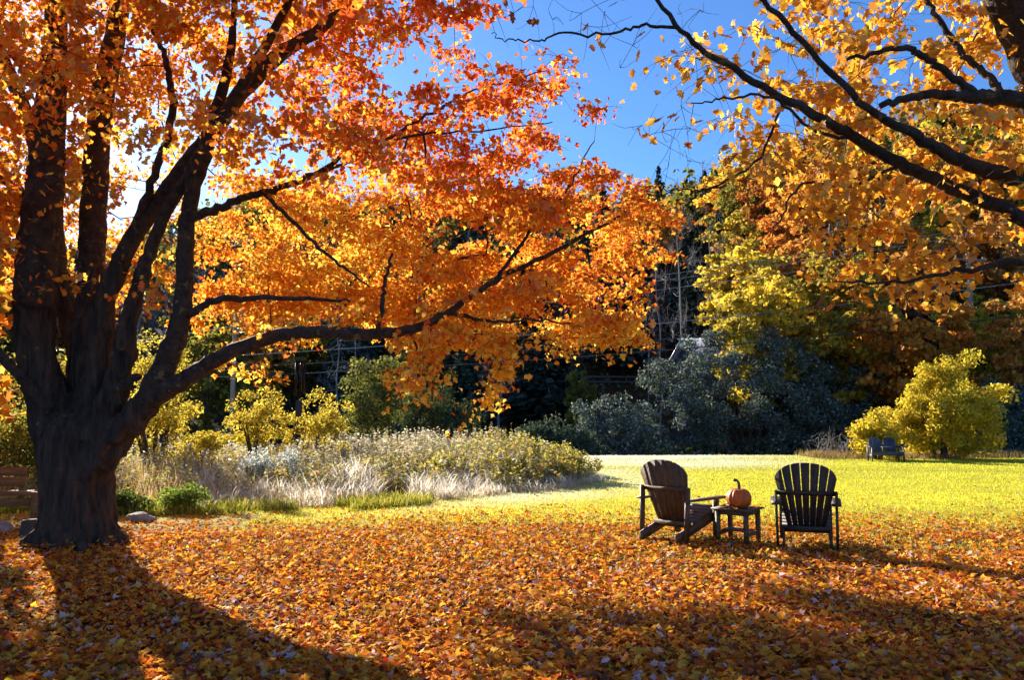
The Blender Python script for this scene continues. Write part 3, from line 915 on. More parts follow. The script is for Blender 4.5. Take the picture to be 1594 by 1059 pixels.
# ------------------------------------------------------------------ the golden maple whose limbs enter from the right
def build_right_tree():
    base = np.array((6.1, 7.4, 0.0))
    root = empty('golden_maple_tree', base)
    tag(root, 'golden-leaved maple whose dark limbs reach in from the right edge', 'tree')
    x0 = CX + FPX * 6.1 / 7.4
    D = {}
    D['trunk'] = [(x0, 930, 7.4, .48), (x0, 880, 7.4, .36), (x0 - 5, 700, 7.4, .30), (x0 - 25, 500, 7.35, .29), (x0 - 60, 330, 7.2, .27), (1690, 230, 7.05, .23), (1628, 120, 6.9, .20), (1572, 0, 6.7, .18), (1520, -140, 6.5, .13), (1480, -300, 6.4, .08)]
    D['l1'] = [(1690, 235, 7.05, .12), (1640, 190, 6.9, .10), (1594, 160, 6.8, .085), (1545, 150, 6.7, .075), (1505, 150, 6.6, .06), (1440, 147, 6.5, .042), (1370, 165, 6.4, .03)]
    D['l1b'] = [(1520, 148, 6.62, .05), (1480, 118, 6.5, .04), (1440, 88, 6.4, .034), (1400, 76, 6.3, .028), (1318, 92, 6.2, .016)]
    D['l1c'] = [(1560, 150, 6.7, .05), (1540, 120, 6.8, .04), (1500, 85, 6.9, .034), (1455, 20, 7, .028), (1430, -40, 7.1, .018)]
    D['l2'] = [(1740, 345, 7.2, .12), (1640, 300, 6.9, .1), (1594, 280, 6.75, .085), (1530, 263, 6.6, .075), (1470, 238, 6.45, .065), (1430, 212, 6.35, .05), (1350, 170, 6.2, .036), (1262, 78, 6.1, .03), (1190, 0, 6.0, .024), (1140, -60, 5.9, .016)]
    D['l3'] = [(1765, 420, 7.3, .14), (1660, 372, 7.1, .1), (1594, 342, 6.95, .078), (1480, 290, 6.8, .07), (1400, 256, 6.7, .062), (1330, 215, 6.6, .054), (1285, 187, 6.5, .047), (1220, 152, 6.45, .04), (1130, 98, 6.4, .032), (1070, 58, 6.4, .027), (1015, -12, 6.4, .018), (980, -70, 6.4, .01)]
    D['l3b'] = [(1055, 42, 6.4, .018), (1000, 40, 6.45, .015), (950, 52, 6.5, .013), (870, 52, 6.55, .011), (838, 62, 6.6, .009), (790, 62, 6.6, .007), (765, 52, 6.6, .004)]
    D['l3c'] = [(1330, 215, 6.6, .02), (1270, 205, 6.5, .017), (1200, 150, 6.3, .014), (1130, 155, 6.2, .01), (1075, 160, 6.1, .005)]
    D['l4'] = [(1690, 470, 7.3, .06), (1594, 410, 7.2, .04), (1500, 422, 7.1, .026), (1390, 440, 7, .016), (1300, 438, 6.9, .008)]
    D['l5'] = [(1400, 258, 6.7, .02), (1320, 290, 6.6, .015), (1250, 285, 6.5, .012), (1215, 340, 6.4, .008), (1195, 362, 6.4, .004)]
    D['l6'] = [(1220, 160, 6.45, .014), (1180, 245, 6.6, .012), (1130, 282, 6.7, .011), (1085, 300, 6.7, .009), (1062, 328, 6.7, .005)]
    D['l7'] = [(1130, 290, 6.7, .010), (1090, 296, 6.8, .009), (1040, 295, 6.8, .006), (1000, 300, 6.8, .004)]
    sk = Skeleton()
    for key, rows in D.items():
        pts, rad = px_limb(rows, len(rows) * 6, 0.01)
        sk.limb(pts, rad, sk.nearest(pts[0]) if sk.P else -1)
        if key != 'trunk': rad = rad * .86
        a = Acc(); tube(a, pts - base, rad, 16 if key == 'trunk' else 10 if rad[0] > .05 else 7, rough=.06)
        a.build('trunk' if key == 'trunk' else 'limb', M['bark_limb'], root, True)
    poly = [(1010, 85), (1045, 62), (1110, 70), (1150, 30), (1185, -60), (1680, -60), (1680, 470), (1560, 460), (1480, 440), (1400, 455), (1310, 460), (1265, 420), (1240, 330), (1185, 265), (1115, 205), (1050, 145), (1000, 112)]
    gaps = [[(1365, 85), (1440, 95), (1450, 185), (1400, 200), (1360, 170)], [(1190, 25), (1250, 40), (1240, 70), (1200, 60)], [(1540, 60), (1594, 90), (1594, 145), (1560, 140)], [(1400, 30), (1450, 0), (1500, 40), (1440, 70)],
            [(1195, 60), (1255, 90), (1240, 135), (1195, 110)], [(1240, 95), (1300, 70), (1300, 125), (1260, 130)], [(1210, 160), (1260, 180), (1250, 210), (1210, 200)], [(1370, 190), (1480, 180), (1470, 215), (1390, 225)],
            [(1460, 200), (1560, 190), (1550, 215), (1470, 222)]]
    C = []; tries = 0
    while len(C) < 128 and tries < 9000:
        tries += 1
        x, y = random.uniform(1000, 1670), random.uniform(-60, 465)
        if not inpoly(x, y, poly) or any(inpoly(x, y, g) for g in gaps): continue
        if x < 1200 and y > 215 and random.random() < .8: continue
        if y > 300 and random.random() < .72: continue
        q = at(x, y, random.uniform(6.2, 9.0))
        if C and min(np.sum((np.array(C) - q) ** 2, 1)) < .045: continue
        C.append(q)
    B = [at(x, y, random.uniform(6.2, 7)) for x, y in ((800, 20), (830, 10), (860, 30), (905, 20), (935, 75), (985, 70), (965, 105), (1060, 165), (1000, 195), (1030, 205), (1075, 200), (1040, 260), (1070, 250), (1110, 300), (1010, 290),
                                                     (900, -20), (770, 15), (1085, 130), (1120, 130), (1010, 210), (1200, 380), (1270, 470), (1330, 470), (1060, 20), (1090, 15), (915, 40), (940, 20))]
    E = []
    while len(E) < 70:
        g = RNG.normal(size=3); g = g / np.linalg.norm(g) * RNG.random() ** .4
        q = np.array((6.0, 7.4, 6.4)) + g * np.array((3.8, 3.6, 3.0))
        x, y = to_px(q)
        if q[2] < 2.6 or (x < 1650 and y > -60): continue
        E.append(q)
    allc = np.vstack([C, E])
    sk.grow(np.vstack([C, E, B]), seg=.13, lift=.05, wig=.09, back=.35, maxlen=3.0)
    a = Acc(); sk.tubes(a, tip=.0022, rmax=.03)
    # fine bare side twigs along the bare branches
    for b in B:
        for _ in range(3):
            d = RNG.normal(size=3) * .16
            q = catmull(np.array([b, b + d * .5 + RNG.normal(0, .03, 3), b + d]), 5)
            tube(a, q, np.linspace(.0028, .0012, len(q)), 3, cap=False)
    for v in a.v: v -= base.astype(np.float32)
    tag(a.build('branch', M['twig'], root), kind='stuff')
    twiglets = Acc()
    P, S, CO = [], [], []
    for i, c in enumerate(allc):
        inside = i < len(C)
        x, y = to_px(c)
        dens = np.clip((x - 1000) / 250, .25, 1)
        nn = int(random.uniform(34, 76) * dens) if inside else 40
        p = twig_spray(twiglets, nn, c, random.uniform(.26, .46), 6, .4, .35, .003, .17) if inside else spray(nn, c, .6, .6, .5)
        if inside:
            ppx, ppy = to_px(p); keep = np.ones(nn, bool)
            for g in gaps: keep &= ~(inpoly(ppx, ppy, g) & (RNG.random(nn) < .75))
            p = p[keep]; nn = len(p)
        P.append(p); S.append(RNG.uniform(.066, .108, nn) if inside else RNG.uniform(.18, .26, nn))
        CO.append(pal(nn, [((.84, .44, .04), 1), ((.70, .32, .03), .6), ((.90, .60, .09), .6), ((.50, .22, .03), .3), ((.80, .28, .04), .2)], .10))
    for v in twiglets.v: v -= base.astype(np.float32)
    tag(twiglets.build('twigs', M['twig'], root), kind='stuff')
    for b in B:                                   # a few last leaves on the bare twigs
        if random.random() < .55:
            nn = random.randint(1, 3)
            P.append(b + RNG.normal(0, .07, (nn, 3))); S.append(RNG.uniform(.08, .12, nn)); CO.append(pal(nn, [((.7, .3, .05), 1), ((.4, .16, .06), 1)], .1))
    P = np.vstack(P); S = np.concatenate(S); CO = np.vstack(CO)
    Q, QR = np.array(sk.P), np.array(sk.fix); k = QR > .02; Q, QR = Q[k], QR[k]; qx, qy = to_px(Q)
    lx, ly = to_px(P)
    dd = np.hypot(lx[:, None] - qx[None], ly[:, None] - qy[None]) < (QR / Q[:, 1] * FPX + 6)[None]
    dd &= P[:, 1:2] < Q[None, :, 1]
    keep = ~dd.any(1) | (RNG.random(len(P)) < .15)
    P, S, CO = P[keep], S[keep], CO[keep]
    N, T = leaf_basis(len(P), .3, .9)
    near = split_near(P, S, N, T, CO, 300)
    a = Acc()
    leaves(a, P[~near] - base, S[~near], N[~near], T[~near], CO[~near], MAPLE)
    tag(a.build('crown', M['gold_leaf'], root), kind='stuff')
    leaf_objects(P[near], S[near], N[near], T[near], M['gold_leaf_one'], root, 'gold')
    print('right leaves', len(P))


build_right_tree()


# ------------------------------------------------------------------ garden chairs, table, pumpkin
def slat_poly(x0b, x1b, x0t, x1t, L0, Wd, Rt, sw=8):
    """outline of one back slat: straight tapered sides, top cut by the rounded back"""
    def edge(xb, xt, n=7):
        # the side follows the fan line until it meets the rounded top
        pts = []
        for t in np.linspace(0, 1, 500):
            y = t * (L0 + Rt); x = xb + (xt - xb) * t
            lim = L0 + Rt * math.sqrt(max(0, 1 - min(1, abs(x) / Wd) ** 2.2)) if abs(x) < Wd else L0 * .92
            if y > lim: break
            pts.append((x, y))
        return pts
    a, b = edge(x0b, x0t), edge(x1b, x1t)
    la, lb = a[-1], b[-1]
    top = []
    for t in np.linspace(0, 1, 6)[1:-1]:
        x = la[0] + (lb[0] - la[0]) * t
        top.append((x, L0 + Rt * math.sqrt(max(0, 1 - min(1, abs(x) / Wd) ** 2.2))))
    return [a[0], a[len(a) // 2], la] + top + [lb, b[len(b) // 2], b[0]]


def make_chair(loc, rz, mat, label):
    root = empty('garden_chair', loc, rz)
    tag(root, label, 'chair', 'wooden garden chairs facing the lawn')
    tilt = R(17)
    # back slats (local plane: x across, y up along the slat) leaning back
    Mx = np.array(Matrix.Rotation(math.pi / 2 + tilt, 3, 'X'))
    off = (0, -.16, .20)
    nb = 7
    for i in range(nb):
        gb, gt = .006, .010
        wb, wt = .42 / nb, .80 / nb
        xb0 = -.21 + i * wb + gb / 2; xb1 = xb0 + wb - gb
        xt0 = -.40 + i * wt + gt / 2; xt1 = xt0 + wt - gt
        poly = slat_poly(xb0, xb1, xt0, xt1, .66, .355, .215)
        a = Acc(); prism(a, poly, -.009, .009, Mx, off)
        a.build('back_slat', mat, root)
    def on_back(t, x=0, dn=0):
        v = Mx @ np.array((x, t, dn)); return v + np.array(off)
    # battens behind the slats
    for t, w, h in ((.50, .70, .055), (.03, .56, .075)):
        a = Acc(); p = on_back(t, 0, .024)
        box(a, p, (w, .026, h), rx=tilt); a.build('batten', mat, root)
    p = on_back(.50, 0, .0)
    for s in (-1, 1):
        # rear posts, front legs, arms, sloping side rails
        a = Acc(); beam(a, (s * .335, -.385, .0), (s * .345, p[1] - .035, p[2] + .02), .03, .075, (0, 1, 0)); a.build('rear_leg', mat, root)
        a = Acc(); box(a, (s * .30, .36, .262), (.035, .105, .524)); a.build('front_leg', mat, root)
        a = Acc()
        arm = [(-.055, -.42), (.045, -.42), (.06, -.1), (.075, .30), (.07, .42), (.045, .475), (0, .49), (-.05, .475), (-.07, .42), (-.07, .30)]
        prism(a, [(s * (x + .003), y) for x, y in (arm if s > 0 else arm[::-1])], .527, .55, None, (s * .345, 0, 0)); a.build('armrest', mat, root)
        a = Acc(); beam(a, (s * .266, .40, .315), (s * .266, -.50, .065), .028, .12, (0, 0, 1)); a.build('side_rail', mat, root)
        a = Acc(); beam(a, (s * .345, .315, .47), (s * .345, .315, .526), .03, .06, (0, 1, 0)); a.build('arm_bracket', mat, root)
    for k in range(6):
        y = .415 - k * .098; z = .383 + (y - .40) * (.25 / .9)
        a = Acc(); box(a, (0, y, z + .012), (.57, .085, .02), rx=math.atan(.25 / .9)); a.build('seat_slat', mat, root)
    a = Acc(); box(a, (0, .442, .335), (.57, .02, .10)); a.build('front_apron', mat, root)
    return root


p1 = at(1052, 846, 10.15)
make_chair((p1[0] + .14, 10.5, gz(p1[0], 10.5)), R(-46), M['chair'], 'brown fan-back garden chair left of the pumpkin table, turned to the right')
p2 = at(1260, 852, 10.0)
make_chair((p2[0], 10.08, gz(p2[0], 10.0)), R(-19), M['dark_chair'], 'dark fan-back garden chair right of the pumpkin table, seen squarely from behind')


def make_table(loc, rz):
    root = empty('side_table', loc, rz)
    tag(root, 'small square wooden side table between the two garden chairs', 'table')
    for k in range(5):
        a = Acc(); box(a, (0, -.20 + k * .1, .432), (.50, .094, .02)); a.build('top_slat', M['table'], root)
    for sx in (-1, 1):
        for sy in (-1, 1):
            a = Acc(); box(a, (sx * .185, sy * .185, .21), (.05, .05, .42)); a.build('leg', M['table'], root)
        a = Acc(); box(a, (sx * .185, 0, .39), (.022, .32, .06)); a.build('apron', M['table'], root)
        a = Acc(); box(a, (sx * .185, 0, .13), (.022, .32, .045)); a.build('stretcher', M['table'], root)
    for sy in (-1, 1):
        a = Acc(); box(a, (0, sy * .185, .39), (.32, .022, .06)); a.build('apron', M['table'], root)
    for k in range(3):
        a = Acc(); box(a, (0, -.08 + k * .08, .163), (.345, .07, .018)); a.build('shelf_slat', M['table'], root)
    return root


p3 = at(1153, 845, 10.15)
TZ = gz(p3[0], 10.25)
make_table((p3[0], 10.25, TZ), R(-39))


def make_pumpkin(loc):
    root = empty('pumpkin', loc, R(20))
    tag(root, 'round orange pumpkin with a curved stem on the side table', 'pumpkin')
    nu, nv = 84, 26
    u = np.linspace(0, 2 * np.pi, nu, endpoint=False); v = np.linspace(0, np.pi, nv)
    rib = 1 - .085 * np.abs(np.sin(u * 5.5 + .4 * np.sin(u))) ** .0 * (np.abs(np.cos(u * 5.5)) ** 7) - .02 * np.sin(u * 2 + 1)
    rad = .156 * np.sin(v) ** .84
    z = .136 * np.cos(v) - .030 * np.exp(-(v / .35) ** 2) + .018 * np.exp(-((np.pi - v) / .5) ** 2)
    amp = np.sin(v) ** .5
    rr = rad[:, None] * (1 + (rib[None] - 1) * amp[:, None])
    V = np.stack([rr * np.cos(u)[None], rr * np.sin(u)[None], z[:, None] + 0 * rr + .118], -1).reshape(-1, 3)
    V[:, 2] -= V[:, 2].min()
    i = np.arange(nv - 1)[:, None] * nu; j = np.arange(nu)[None]; j2 = (j + 1) % nu
    a = Acc(); a.add(V, np.stack([i + j, i + nu + j, i + nu + j2, i + j2], -1).reshape(-1, 4))
    a.build('flesh', M['pumpkin'], root, True)
    a = Acc()
    h = V[:, 2].max()
    c, s = math.cos(R(-20)), math.sin(R(-20))
    q = [(0, 0, h - .035), (.006, 0, h + .02), (.004, 0, h + .07), (-.02, 0, h + .105), (-.06, 0, h + .11)]
    q = catmull(np.array([(x * c, x * s, zz) for x, _, zz in q]), 18)
    tube(a, q, np.interp(np.linspace(0, 1, len(q)), [0, .2, .7, 1], [.036, .021, .015, .020]), 9, rough=.14)
    a.build('stem', M['stem'], root, True)


make_pumpkin((p3[0] + .005, 10.2, TZ + .442))

# loose leaves on the table top
table_leaves = []
for (dx, dy, s) in ((-.17, -.12, .10), (.16, -.15, .11), (.20, .08, .09), (-.20, .10, .1), (.05, -.21, .1), (-.06, -.22, .09), (.14, .2, .11)):
    c, sn = math.cos(R(-39)), math.sin(R(-39))
    n = norm(np.array((RNG.normal(0, .12), RNG.normal(0, .12), 1.0))); t = norm(np.cross(n, RNG.normal(size=3)))
    a = Acc(); v = MAPLE[0].copy(); v[:, 2] *= 1.2
    b = np.cross(t, n)
    a.add(s * (v[:, 0:1] * b + v[:, 1:2] * t + (v[:, 2:3] + .16) * n), MAPLE[1])
    o = a.build('fallen_leaf', M['litter_one'])
    o.location = (p3[0] + dx * c - dy * sn, 10.25 + dx * sn + dy * c, TZ + .442)
    tag(o, None, 'leaf', 'fallen leaves on the side table'); table_leaves.append(o)


for k, o in enumerate(sorted(table_leaves, key=lambda o: o.location.x / o.location.y)):
    o['label'] = ('leftmost', 'second from left', 'third from left', 'middle', 'third from right', 'second from right', 'rightmost')[k] + ' dry maple leaf lying on the pumpkin table'
for (dx, dy, s) in ((.10, .18, .095), (-.12, .28, .085)):
    c, sn = math.cos(R(-46)), math.sin(R(-46))
    a = Acc(); v = MAPLE[0].copy(); v[:, 2] *= 1.4; a.add(s * (v + np.array((0, 0, .15))), MAPLE[1])
    o = a.build('fallen_leaf', M['litter_one'])
    o.location = (p1[0] + .14 + dx * c - dy * sn, 10.5 + dx * sn + dy * c, gz(p1[0], 10.5) + .383 + (dy - .40) * (.25 / .9) + .026)
    o.rotation_euler = (math.atan(.25 / .9) * .8, 0, dx * 20)
    tag(o, ('right' if dx > 0 else 'left') + ' of two dry maple leaves on the seat of the brown garden chair', 'leaf', 'fallen leaves on the chair seat')

# ------------------------------------------------------------------ far double seat, left bench, stones, wind chime
def make_settee(loc, rz):
    root = empty('double_garden_seat', loc, rz)
    tag(root, 'slate grey double garden seat with two rounded backs before the yellow bush', 'bench')
    root.scale = (.78, .85, .9)
    m = M['slate_wood']
    tilt = R(18)
    Mx = np.array(Matrix.Rotation(math.pi / 2 - tilt, 3, 'X'))       # faces -Y: leans back towards +Y
    for cx in (-.325, .325):
        for i in range(6):
            wb, wt = .46 / 6, .62 / 6
            xb0, xt0 = -.23 + i * wb + .003, -.31 + i * wt + .004
            poly = slat_poly(xb0, xb0 + wb - .006, xt0, xt0 + wt - .008, .52, .29, .17)
            a = Acc(); prism(a, poly, -.01, .01, Mx, (cx, .15, .26)); a.build('back_slat', m, root)
    for k in range(5):
        a = Acc(); box(a, (0, -.38 + k * .11, .37 - k * .02), (1.32, .10, .022), rx=-.17); a.build('seat_slat', m, root)
    for s in (-1, 1):
        a = Acc(); box(a, (s * .68, -.36, .28), (.045, .10, .56)); a.build('leg', m, root)
        a = Acc(); box(a, (s * .68, .20, .28), (.045, .10, .56)); a.build('leg', m, root)
        a = Acc(); box(a, (s * .69, -.08, .575), (.13, .76, .026)); a.build('armrest', m, root)
        a = Acc(); beam(a, (s * .62, -.42, .31), (s * .62, .42, .10), .03, .12); a.build('side_rail', m, root)
    a = Acc(); box(a, (0, .265, .60), (1.36, .03, .06)); a.build('batten', m, root)
    # the little raised tray between the seats
    a = Acc()
    box(a, (0, -.12, .565), (.40, .42, .022)); a.build('tray', M['stone'], root)
    for s in (-1, 1):
        a = Acc(); box(a, (s * .19, -.30, .47), (.03, .04, .17)); a.build('tray_support', m, root)
    a = Acc(); box(a, (0, -.425, .315), (1.32, .022, .12)); a.build('front_apron', m, root)


p = at(1381, 719, 27.8)
make_settee((p[0] + .3, 28.6, gz(p[0], 28.6)), R(-6))


def make_bench(loc, rz):
    root = empty('wooden_bench', loc, rz)
    tag(root, 'rustic tan wooden bench behind the maple trunk at the left edge', 'bench')
    m = M['bench_wood']
    for k in range(3):
        a = Acc(); box(a, (0, -.14 + .145 * k, .43), (1.4, .135, .045)); a.build('seat_plank', m, root)
    for k in range(2):
        a = Acc(); box(a, (-.22, .27 + k * .02, .58 + .16 * k), (.96, .035, .14), rx=-.15); a.build('back_plank', m, root)
    for s in (-.6, .6):
        for y in (-.16, .2):
            a = Acc(); box(a, (s, y, .203), (.10, .10, .406)); a.build('leg', m, root)
    for s in (-.6, .2):
        a = Acc(); box(a, (s, .30, .55), (.07, .05, .52), rx=-.1); a.build('back_post', m, root)
    a = Acc(); box(a, (0, -.16, .30), (1.1, .04, .12)); a.build('stretcher', m, root)


p = at(12, 800, 12.2)
make_bench((p[0] - .22, 12.3, gz(p[0], 12.3)), R(8))


def stone(name, loc, s, label, cat='stone', mat='stone'):
    bm = bmesh.new()
    bmesh.ops.create_icosphere(bm, subdivisions=3, radius=1)
    me = bpy.data.meshes.new(name); bm.to_mesh(me); bm.free()
    n = len(me.vertices); co = np.zeros(n * 3); me.vertices.foreach_get('co', co); co = co.reshape(-1, 3)
    co = co * (0.75 + .5 * vnoise(co * 1.7 + np.array(loc), 21)[:, None]) * np.array(s)
    me.vertices.foreach_set('co', co.ravel()); me.materials.append(M[mat])
    o = link(bpy.data.objects.new(name, me)); o.location = loc
    tag(o, label, cat)


p = at(218, 812, 12.4); stone('field_stone', (p[0], 12.4, gz(p[0], 12.4) + .03), (.21, .15, .10), 'small dark flat stone at the litter edge right of the maple trunk')
p = at(4, 828, 11.2); stone('pale_stone', (p[0], 11.2, gz(p[0], 11.2) + .03), (.13, .12, .12), 'small pale stone at the left edge below the tan bench')


def make_stump():
    p = at(47, 840, 10.5)
    root = empty('log_seat', (p[0], 10.5, gz(p[0], 10.5)))
    tag(root, 'short dark upright log standing against the left of the maple trunk', 'log')
    a = Acc(); q = np.array([(0, 0, -.03), (0, 0, .05), (.01, 0, .15), (.0, .01, .26)])
    tube(a, q, [.15, .135, .125, .12], 18, rough=.05); a.build('bark', M['dark_bark'], root)
    a = Acc(); tube(a, np.array([(0, .01, .255), (0, .01, .266)]), [.112, .110], 18); a.build('cut_face', M['bark'], root)


make_stump()


def make_chime():
    top = at(468, 519, 8.88)
    root = empty('wind_chime', (top[0], top[1], top[2] - .10))
    tag(root, 'dark metal wind chime hanging from the low maple limb', 'wind chime')
    mt = M['metal']
    a = Acc(); tube(a, np.array([(0, 0, .22), (0, 0, -.18)]), [.003, .003], 4); a.build('cord', M['twig'], root)
    a = Acc(); tube(a, np.array([(0, 0, -.172), (0, 0, -.20)]), [.062, .062], 18); a.build('top_disc', M['dark_bark'], root)
    for k, ln in enumerate((.34, .30, .37, .27, .32)):
        an = k * 2 * math.pi / 5 + .3
        x, y = .046 * math.cos(an), .046 * math.sin(an)
        a = Acc(); tube(a, np.array([(x, y, -.235), (x, y, -.235 - ln)]), [.0135, .0135], 10)
        t = a.build('chime_tube', mt, root, False)
        a = Acc(); tube(a, np.array([(x, y, -.19), (x, y, -.24)]), [.0015, .0015], 3); a.build('tube_cord', M['twig'], t)
    a = Acc(); tube(a, np.array([(0, 0, -.2), (0, 0, -.68)]), [.0016, .0016], 3); a.build('sail_cord', M['twig'], root)
    a = Acc(); tube(a, np.array([(0, 0, -.43), (0, 0, -.45)]), [.030, .030], 14); a.build('striker', M['dark_bark'], root)
    a = Acc(); prism(a, [(-.03, -.09), (.03, -.09), (.04, 0), (.03, .09), (-.03, .09), (-.04, 0)], -.004, .004, np.array(Matrix.Rotation(math.pi / 2, 3, 'X')), (0, 0, -.74)); a.build('sail', M['dark_bark'], root)


make_chime()


# ------------------------------------------------------------------ shrubs
def lobes(w, d, h, n, low=.12, hollow=.5):
    """cluster centres through a rounded shrub crown standing on z = 0"""
    out = []
    while len(out) < n:
        g = RNG.normal(size=3); g /= np.linalg.norm(g)
        rr = (hollow + (1 - hollow) * RNG.random()) * (0.68 + .62 * vnoise(g * 2.1 + w, 31))
        q = np.array((g[0] * w / 2, g[1] * d / 2, h * .46 + g[2] * h * .54)) * 1.0
        q = np.array((0, 0, h * .46)) + (q - np.array((0, 0, h * .46))) * rr
        if q[2] < low * h: continue
        out.append(q)
    return np.array(out)


def make_shrub(name, label, cat, loc, w, d, h, nl, npl, lsize, palette, mat, crad=.35, stems=6, group=None, bark='dark_bark', tmpl=OVAL, low=.12, hollow=.45, lean=(0, 0), up=.3):
    root = empty(name, loc)
    tag(root, label, cat, group)
    C = lobes(w, d, h, nl, low, hollow)
    C[:, 0] += lean[0] * C[:, 2] / h; C[:, 1] += lean[1] * C[:, 2] / h
    sk = Skeleton()
    for i in range(stems):
        an = RNG.uniform(0, 6.28); e = RNG.uniform(.1, .45)
        p0 = np.array((math.cos(an) * w * .05, math.sin(an) * d * .05, -.05))
        p1 = np.array((math.cos(an) * w * e * .5, math.sin(an) * d * e * .5, h * RNG.uniform(.3, .5)))
        q = catmull(np.array([p0, (p0 + p1) / 2 * np.array((.8, .8, 1)), p1]), 10)
        sk.limb(q, np.linspace(.016 * h + .008, .008 * h, len(q)), -1)
    sk.grow(C, seg=h * .08, lift=.03, wig=.08, back=.2)
    a = Acc(); sk.tubes(a, tip=.004 + .0008 * h, skip_fixed=False, rmax=.1)
    a.build('stems', M[bark], root)
    P = np.vstack([spray(npl, c, crad * random.uniform(.7, 1.25), .75, .15) for c in C])
    P[:, 2] = np.maximum(P[:, 2], .02)
    N, T = leaf_basis(len(P), up, .25)
    CO = pal(len(P), palette, .14) * np.repeat(RNG.uniform(.78, 1.18, len(C)), npl)[:, None]
    a = Acc(); leaves(a, P, RNG.uniform(.7, 1.3, len(P)) * lsize, N, T, CO, tmpl)
    tag(a.build('foliage', mat, root), kind='stuff')
    return root


YEL = [((.70, .52, .03), 1), ((.56, .46, .04), .7), ((.80, .60, .06), .5), ((.36, .31, .04), .45)]
GOLDSH = [((.68, .50, .05), 1), ((.50, .42, .06), .7), ((.80, .58, .06), .6), ((.28, .27, .05), .45)]
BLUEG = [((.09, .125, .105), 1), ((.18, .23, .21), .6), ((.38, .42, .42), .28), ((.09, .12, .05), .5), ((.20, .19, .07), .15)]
OLIVE = [((.16, .16, .03), 1), ((.24, .22, .04), .6), ((.09, .11, .03), .6)]
GREEN = [((.16, .24, .03), 1), ((.26, .32, .05), .7), ((.10, .16, .03), .5)]
FROSTG = [((.36, .40, .40), 1), ((.52, .55, .55), .6), ((.22, .25, .20), .7)]


def place(px, Y):
    x = (px - CX) / FPX * Y * 1.0
    return (x, Y, gz(x, Y))


make_shrub('yellow_bush', 'rounded bright yellow bush behind the slate double seat at right', 'bush', place(1458, 30.5), 4.4, 3.8, 3.75, 130, 200, .13, YEL, M['foliage'], .46, 9, hollow=.35, low=.08, lean=(.35, 0))
make_shrub('yellow_bush', 'low yellow leafy bush spilling left of the slate double seat', 'bush', place(1362, 29.8), 2.0, 1.8, 1.9, 45, 120, .13, YEL, M['foliage'], .36, 5, hollow=.3, low=.04)
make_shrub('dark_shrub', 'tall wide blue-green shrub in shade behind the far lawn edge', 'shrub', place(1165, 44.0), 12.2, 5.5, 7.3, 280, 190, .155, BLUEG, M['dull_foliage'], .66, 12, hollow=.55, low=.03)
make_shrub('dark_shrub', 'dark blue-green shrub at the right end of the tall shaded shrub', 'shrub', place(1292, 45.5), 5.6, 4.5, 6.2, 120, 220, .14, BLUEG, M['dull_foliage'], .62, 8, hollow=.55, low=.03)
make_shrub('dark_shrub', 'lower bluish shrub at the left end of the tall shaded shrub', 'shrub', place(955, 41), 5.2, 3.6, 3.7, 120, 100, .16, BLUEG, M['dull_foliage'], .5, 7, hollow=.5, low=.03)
make_shrub('dark_shrub', 'small dark shrub behind the right tip of the weed bank', 'shrub', place(858, 37.5), 4.6, 3.6, 2.4, 90, 100, .16, [((.05, .075, .04), 1), ((.09, .12, .06), .6), ((.14, .17, .12), .2)], M['dull_foliage'], .5, 6, hollow=.5, low=.03)
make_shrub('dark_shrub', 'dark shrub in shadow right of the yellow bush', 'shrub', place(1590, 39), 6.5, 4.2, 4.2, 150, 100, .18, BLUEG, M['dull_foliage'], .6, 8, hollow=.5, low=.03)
make_shrub('olive_shrub', 'olive green upright shrub in shade beyond the weed bank', 'shrub', place(580, 33), 2.2, 2.0, 4.6, 70, 110, .14, OLIVE, M['foliage'], .45, 5, hollow=.4, low=.05)
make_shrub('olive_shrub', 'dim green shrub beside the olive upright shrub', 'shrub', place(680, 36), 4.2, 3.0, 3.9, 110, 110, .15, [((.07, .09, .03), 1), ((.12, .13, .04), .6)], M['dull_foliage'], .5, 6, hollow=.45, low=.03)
make_shrub('golden_shrub', 'tall golden shrub showing just right of the maple trunk', 'shrub', place(245, 20.5), 2.8, 2.2, 4.1, 100, 85, .085, GOLDSH, M['foliage'], .30, 8, hollow=.2, low=.10)
make_shrub('golden_shrub', 'slim golden shrub in front of the utility pole', 'shrub', place(402, 22), 1.9, 1.7, 2.9, 58, 80, .085, GOLDSH, M['foliage'], .25, 7, hollow=.15, low=.12)
make_shrub('golden_shrub', 'broad golden shrub below the wind chime', 'shrub', place(503, 22), 2.0, 1.8, 2.5, 58, 80, .085, GOLDSH, M['foliage'], .26, 7, hollow=.15, low=.15)
make_shrub('golden_shrub', 'low golden shrub between the two taller golden shrubs', 'shrub', place(325, 20.5), 1.6, 1.4, 1.7, 38, 75, .08, GOLDSH, M['foliage'], .24, 6, hollow=.15, low=.06)
make_shrub('leafy_shrub', 'bright green low shrub at the litter edge', 'shrub', place(291, 13.6), .85, .7, .42, 32, 90, .055, GREEN, M['foliage'], .15, 4, hollow=.3, low=.04)
make_shrub('leafy_shrub', 'dark green low shrub close to the maple trunk behind the stone', 'shrub', place(203, 13.3), .9, .7, .40, 32, 90, .055, [((.09, .13, .03), 1), ((.22, .26, .05), .6), ((.05, .08, .02), .5)], M['foliage'], .16, 4, hollow=.3, low=.04)
make_shrub('leafy_shrub', 'frosted grey-green shrub amid the dry grass', 'shrub', place(425, 17.5), 1.7, 1.3, 1.0, 48, 100, .06, FROSTG, M['frost'], .26, 6, hollow=.3, low=.05, bark='grey_bark')
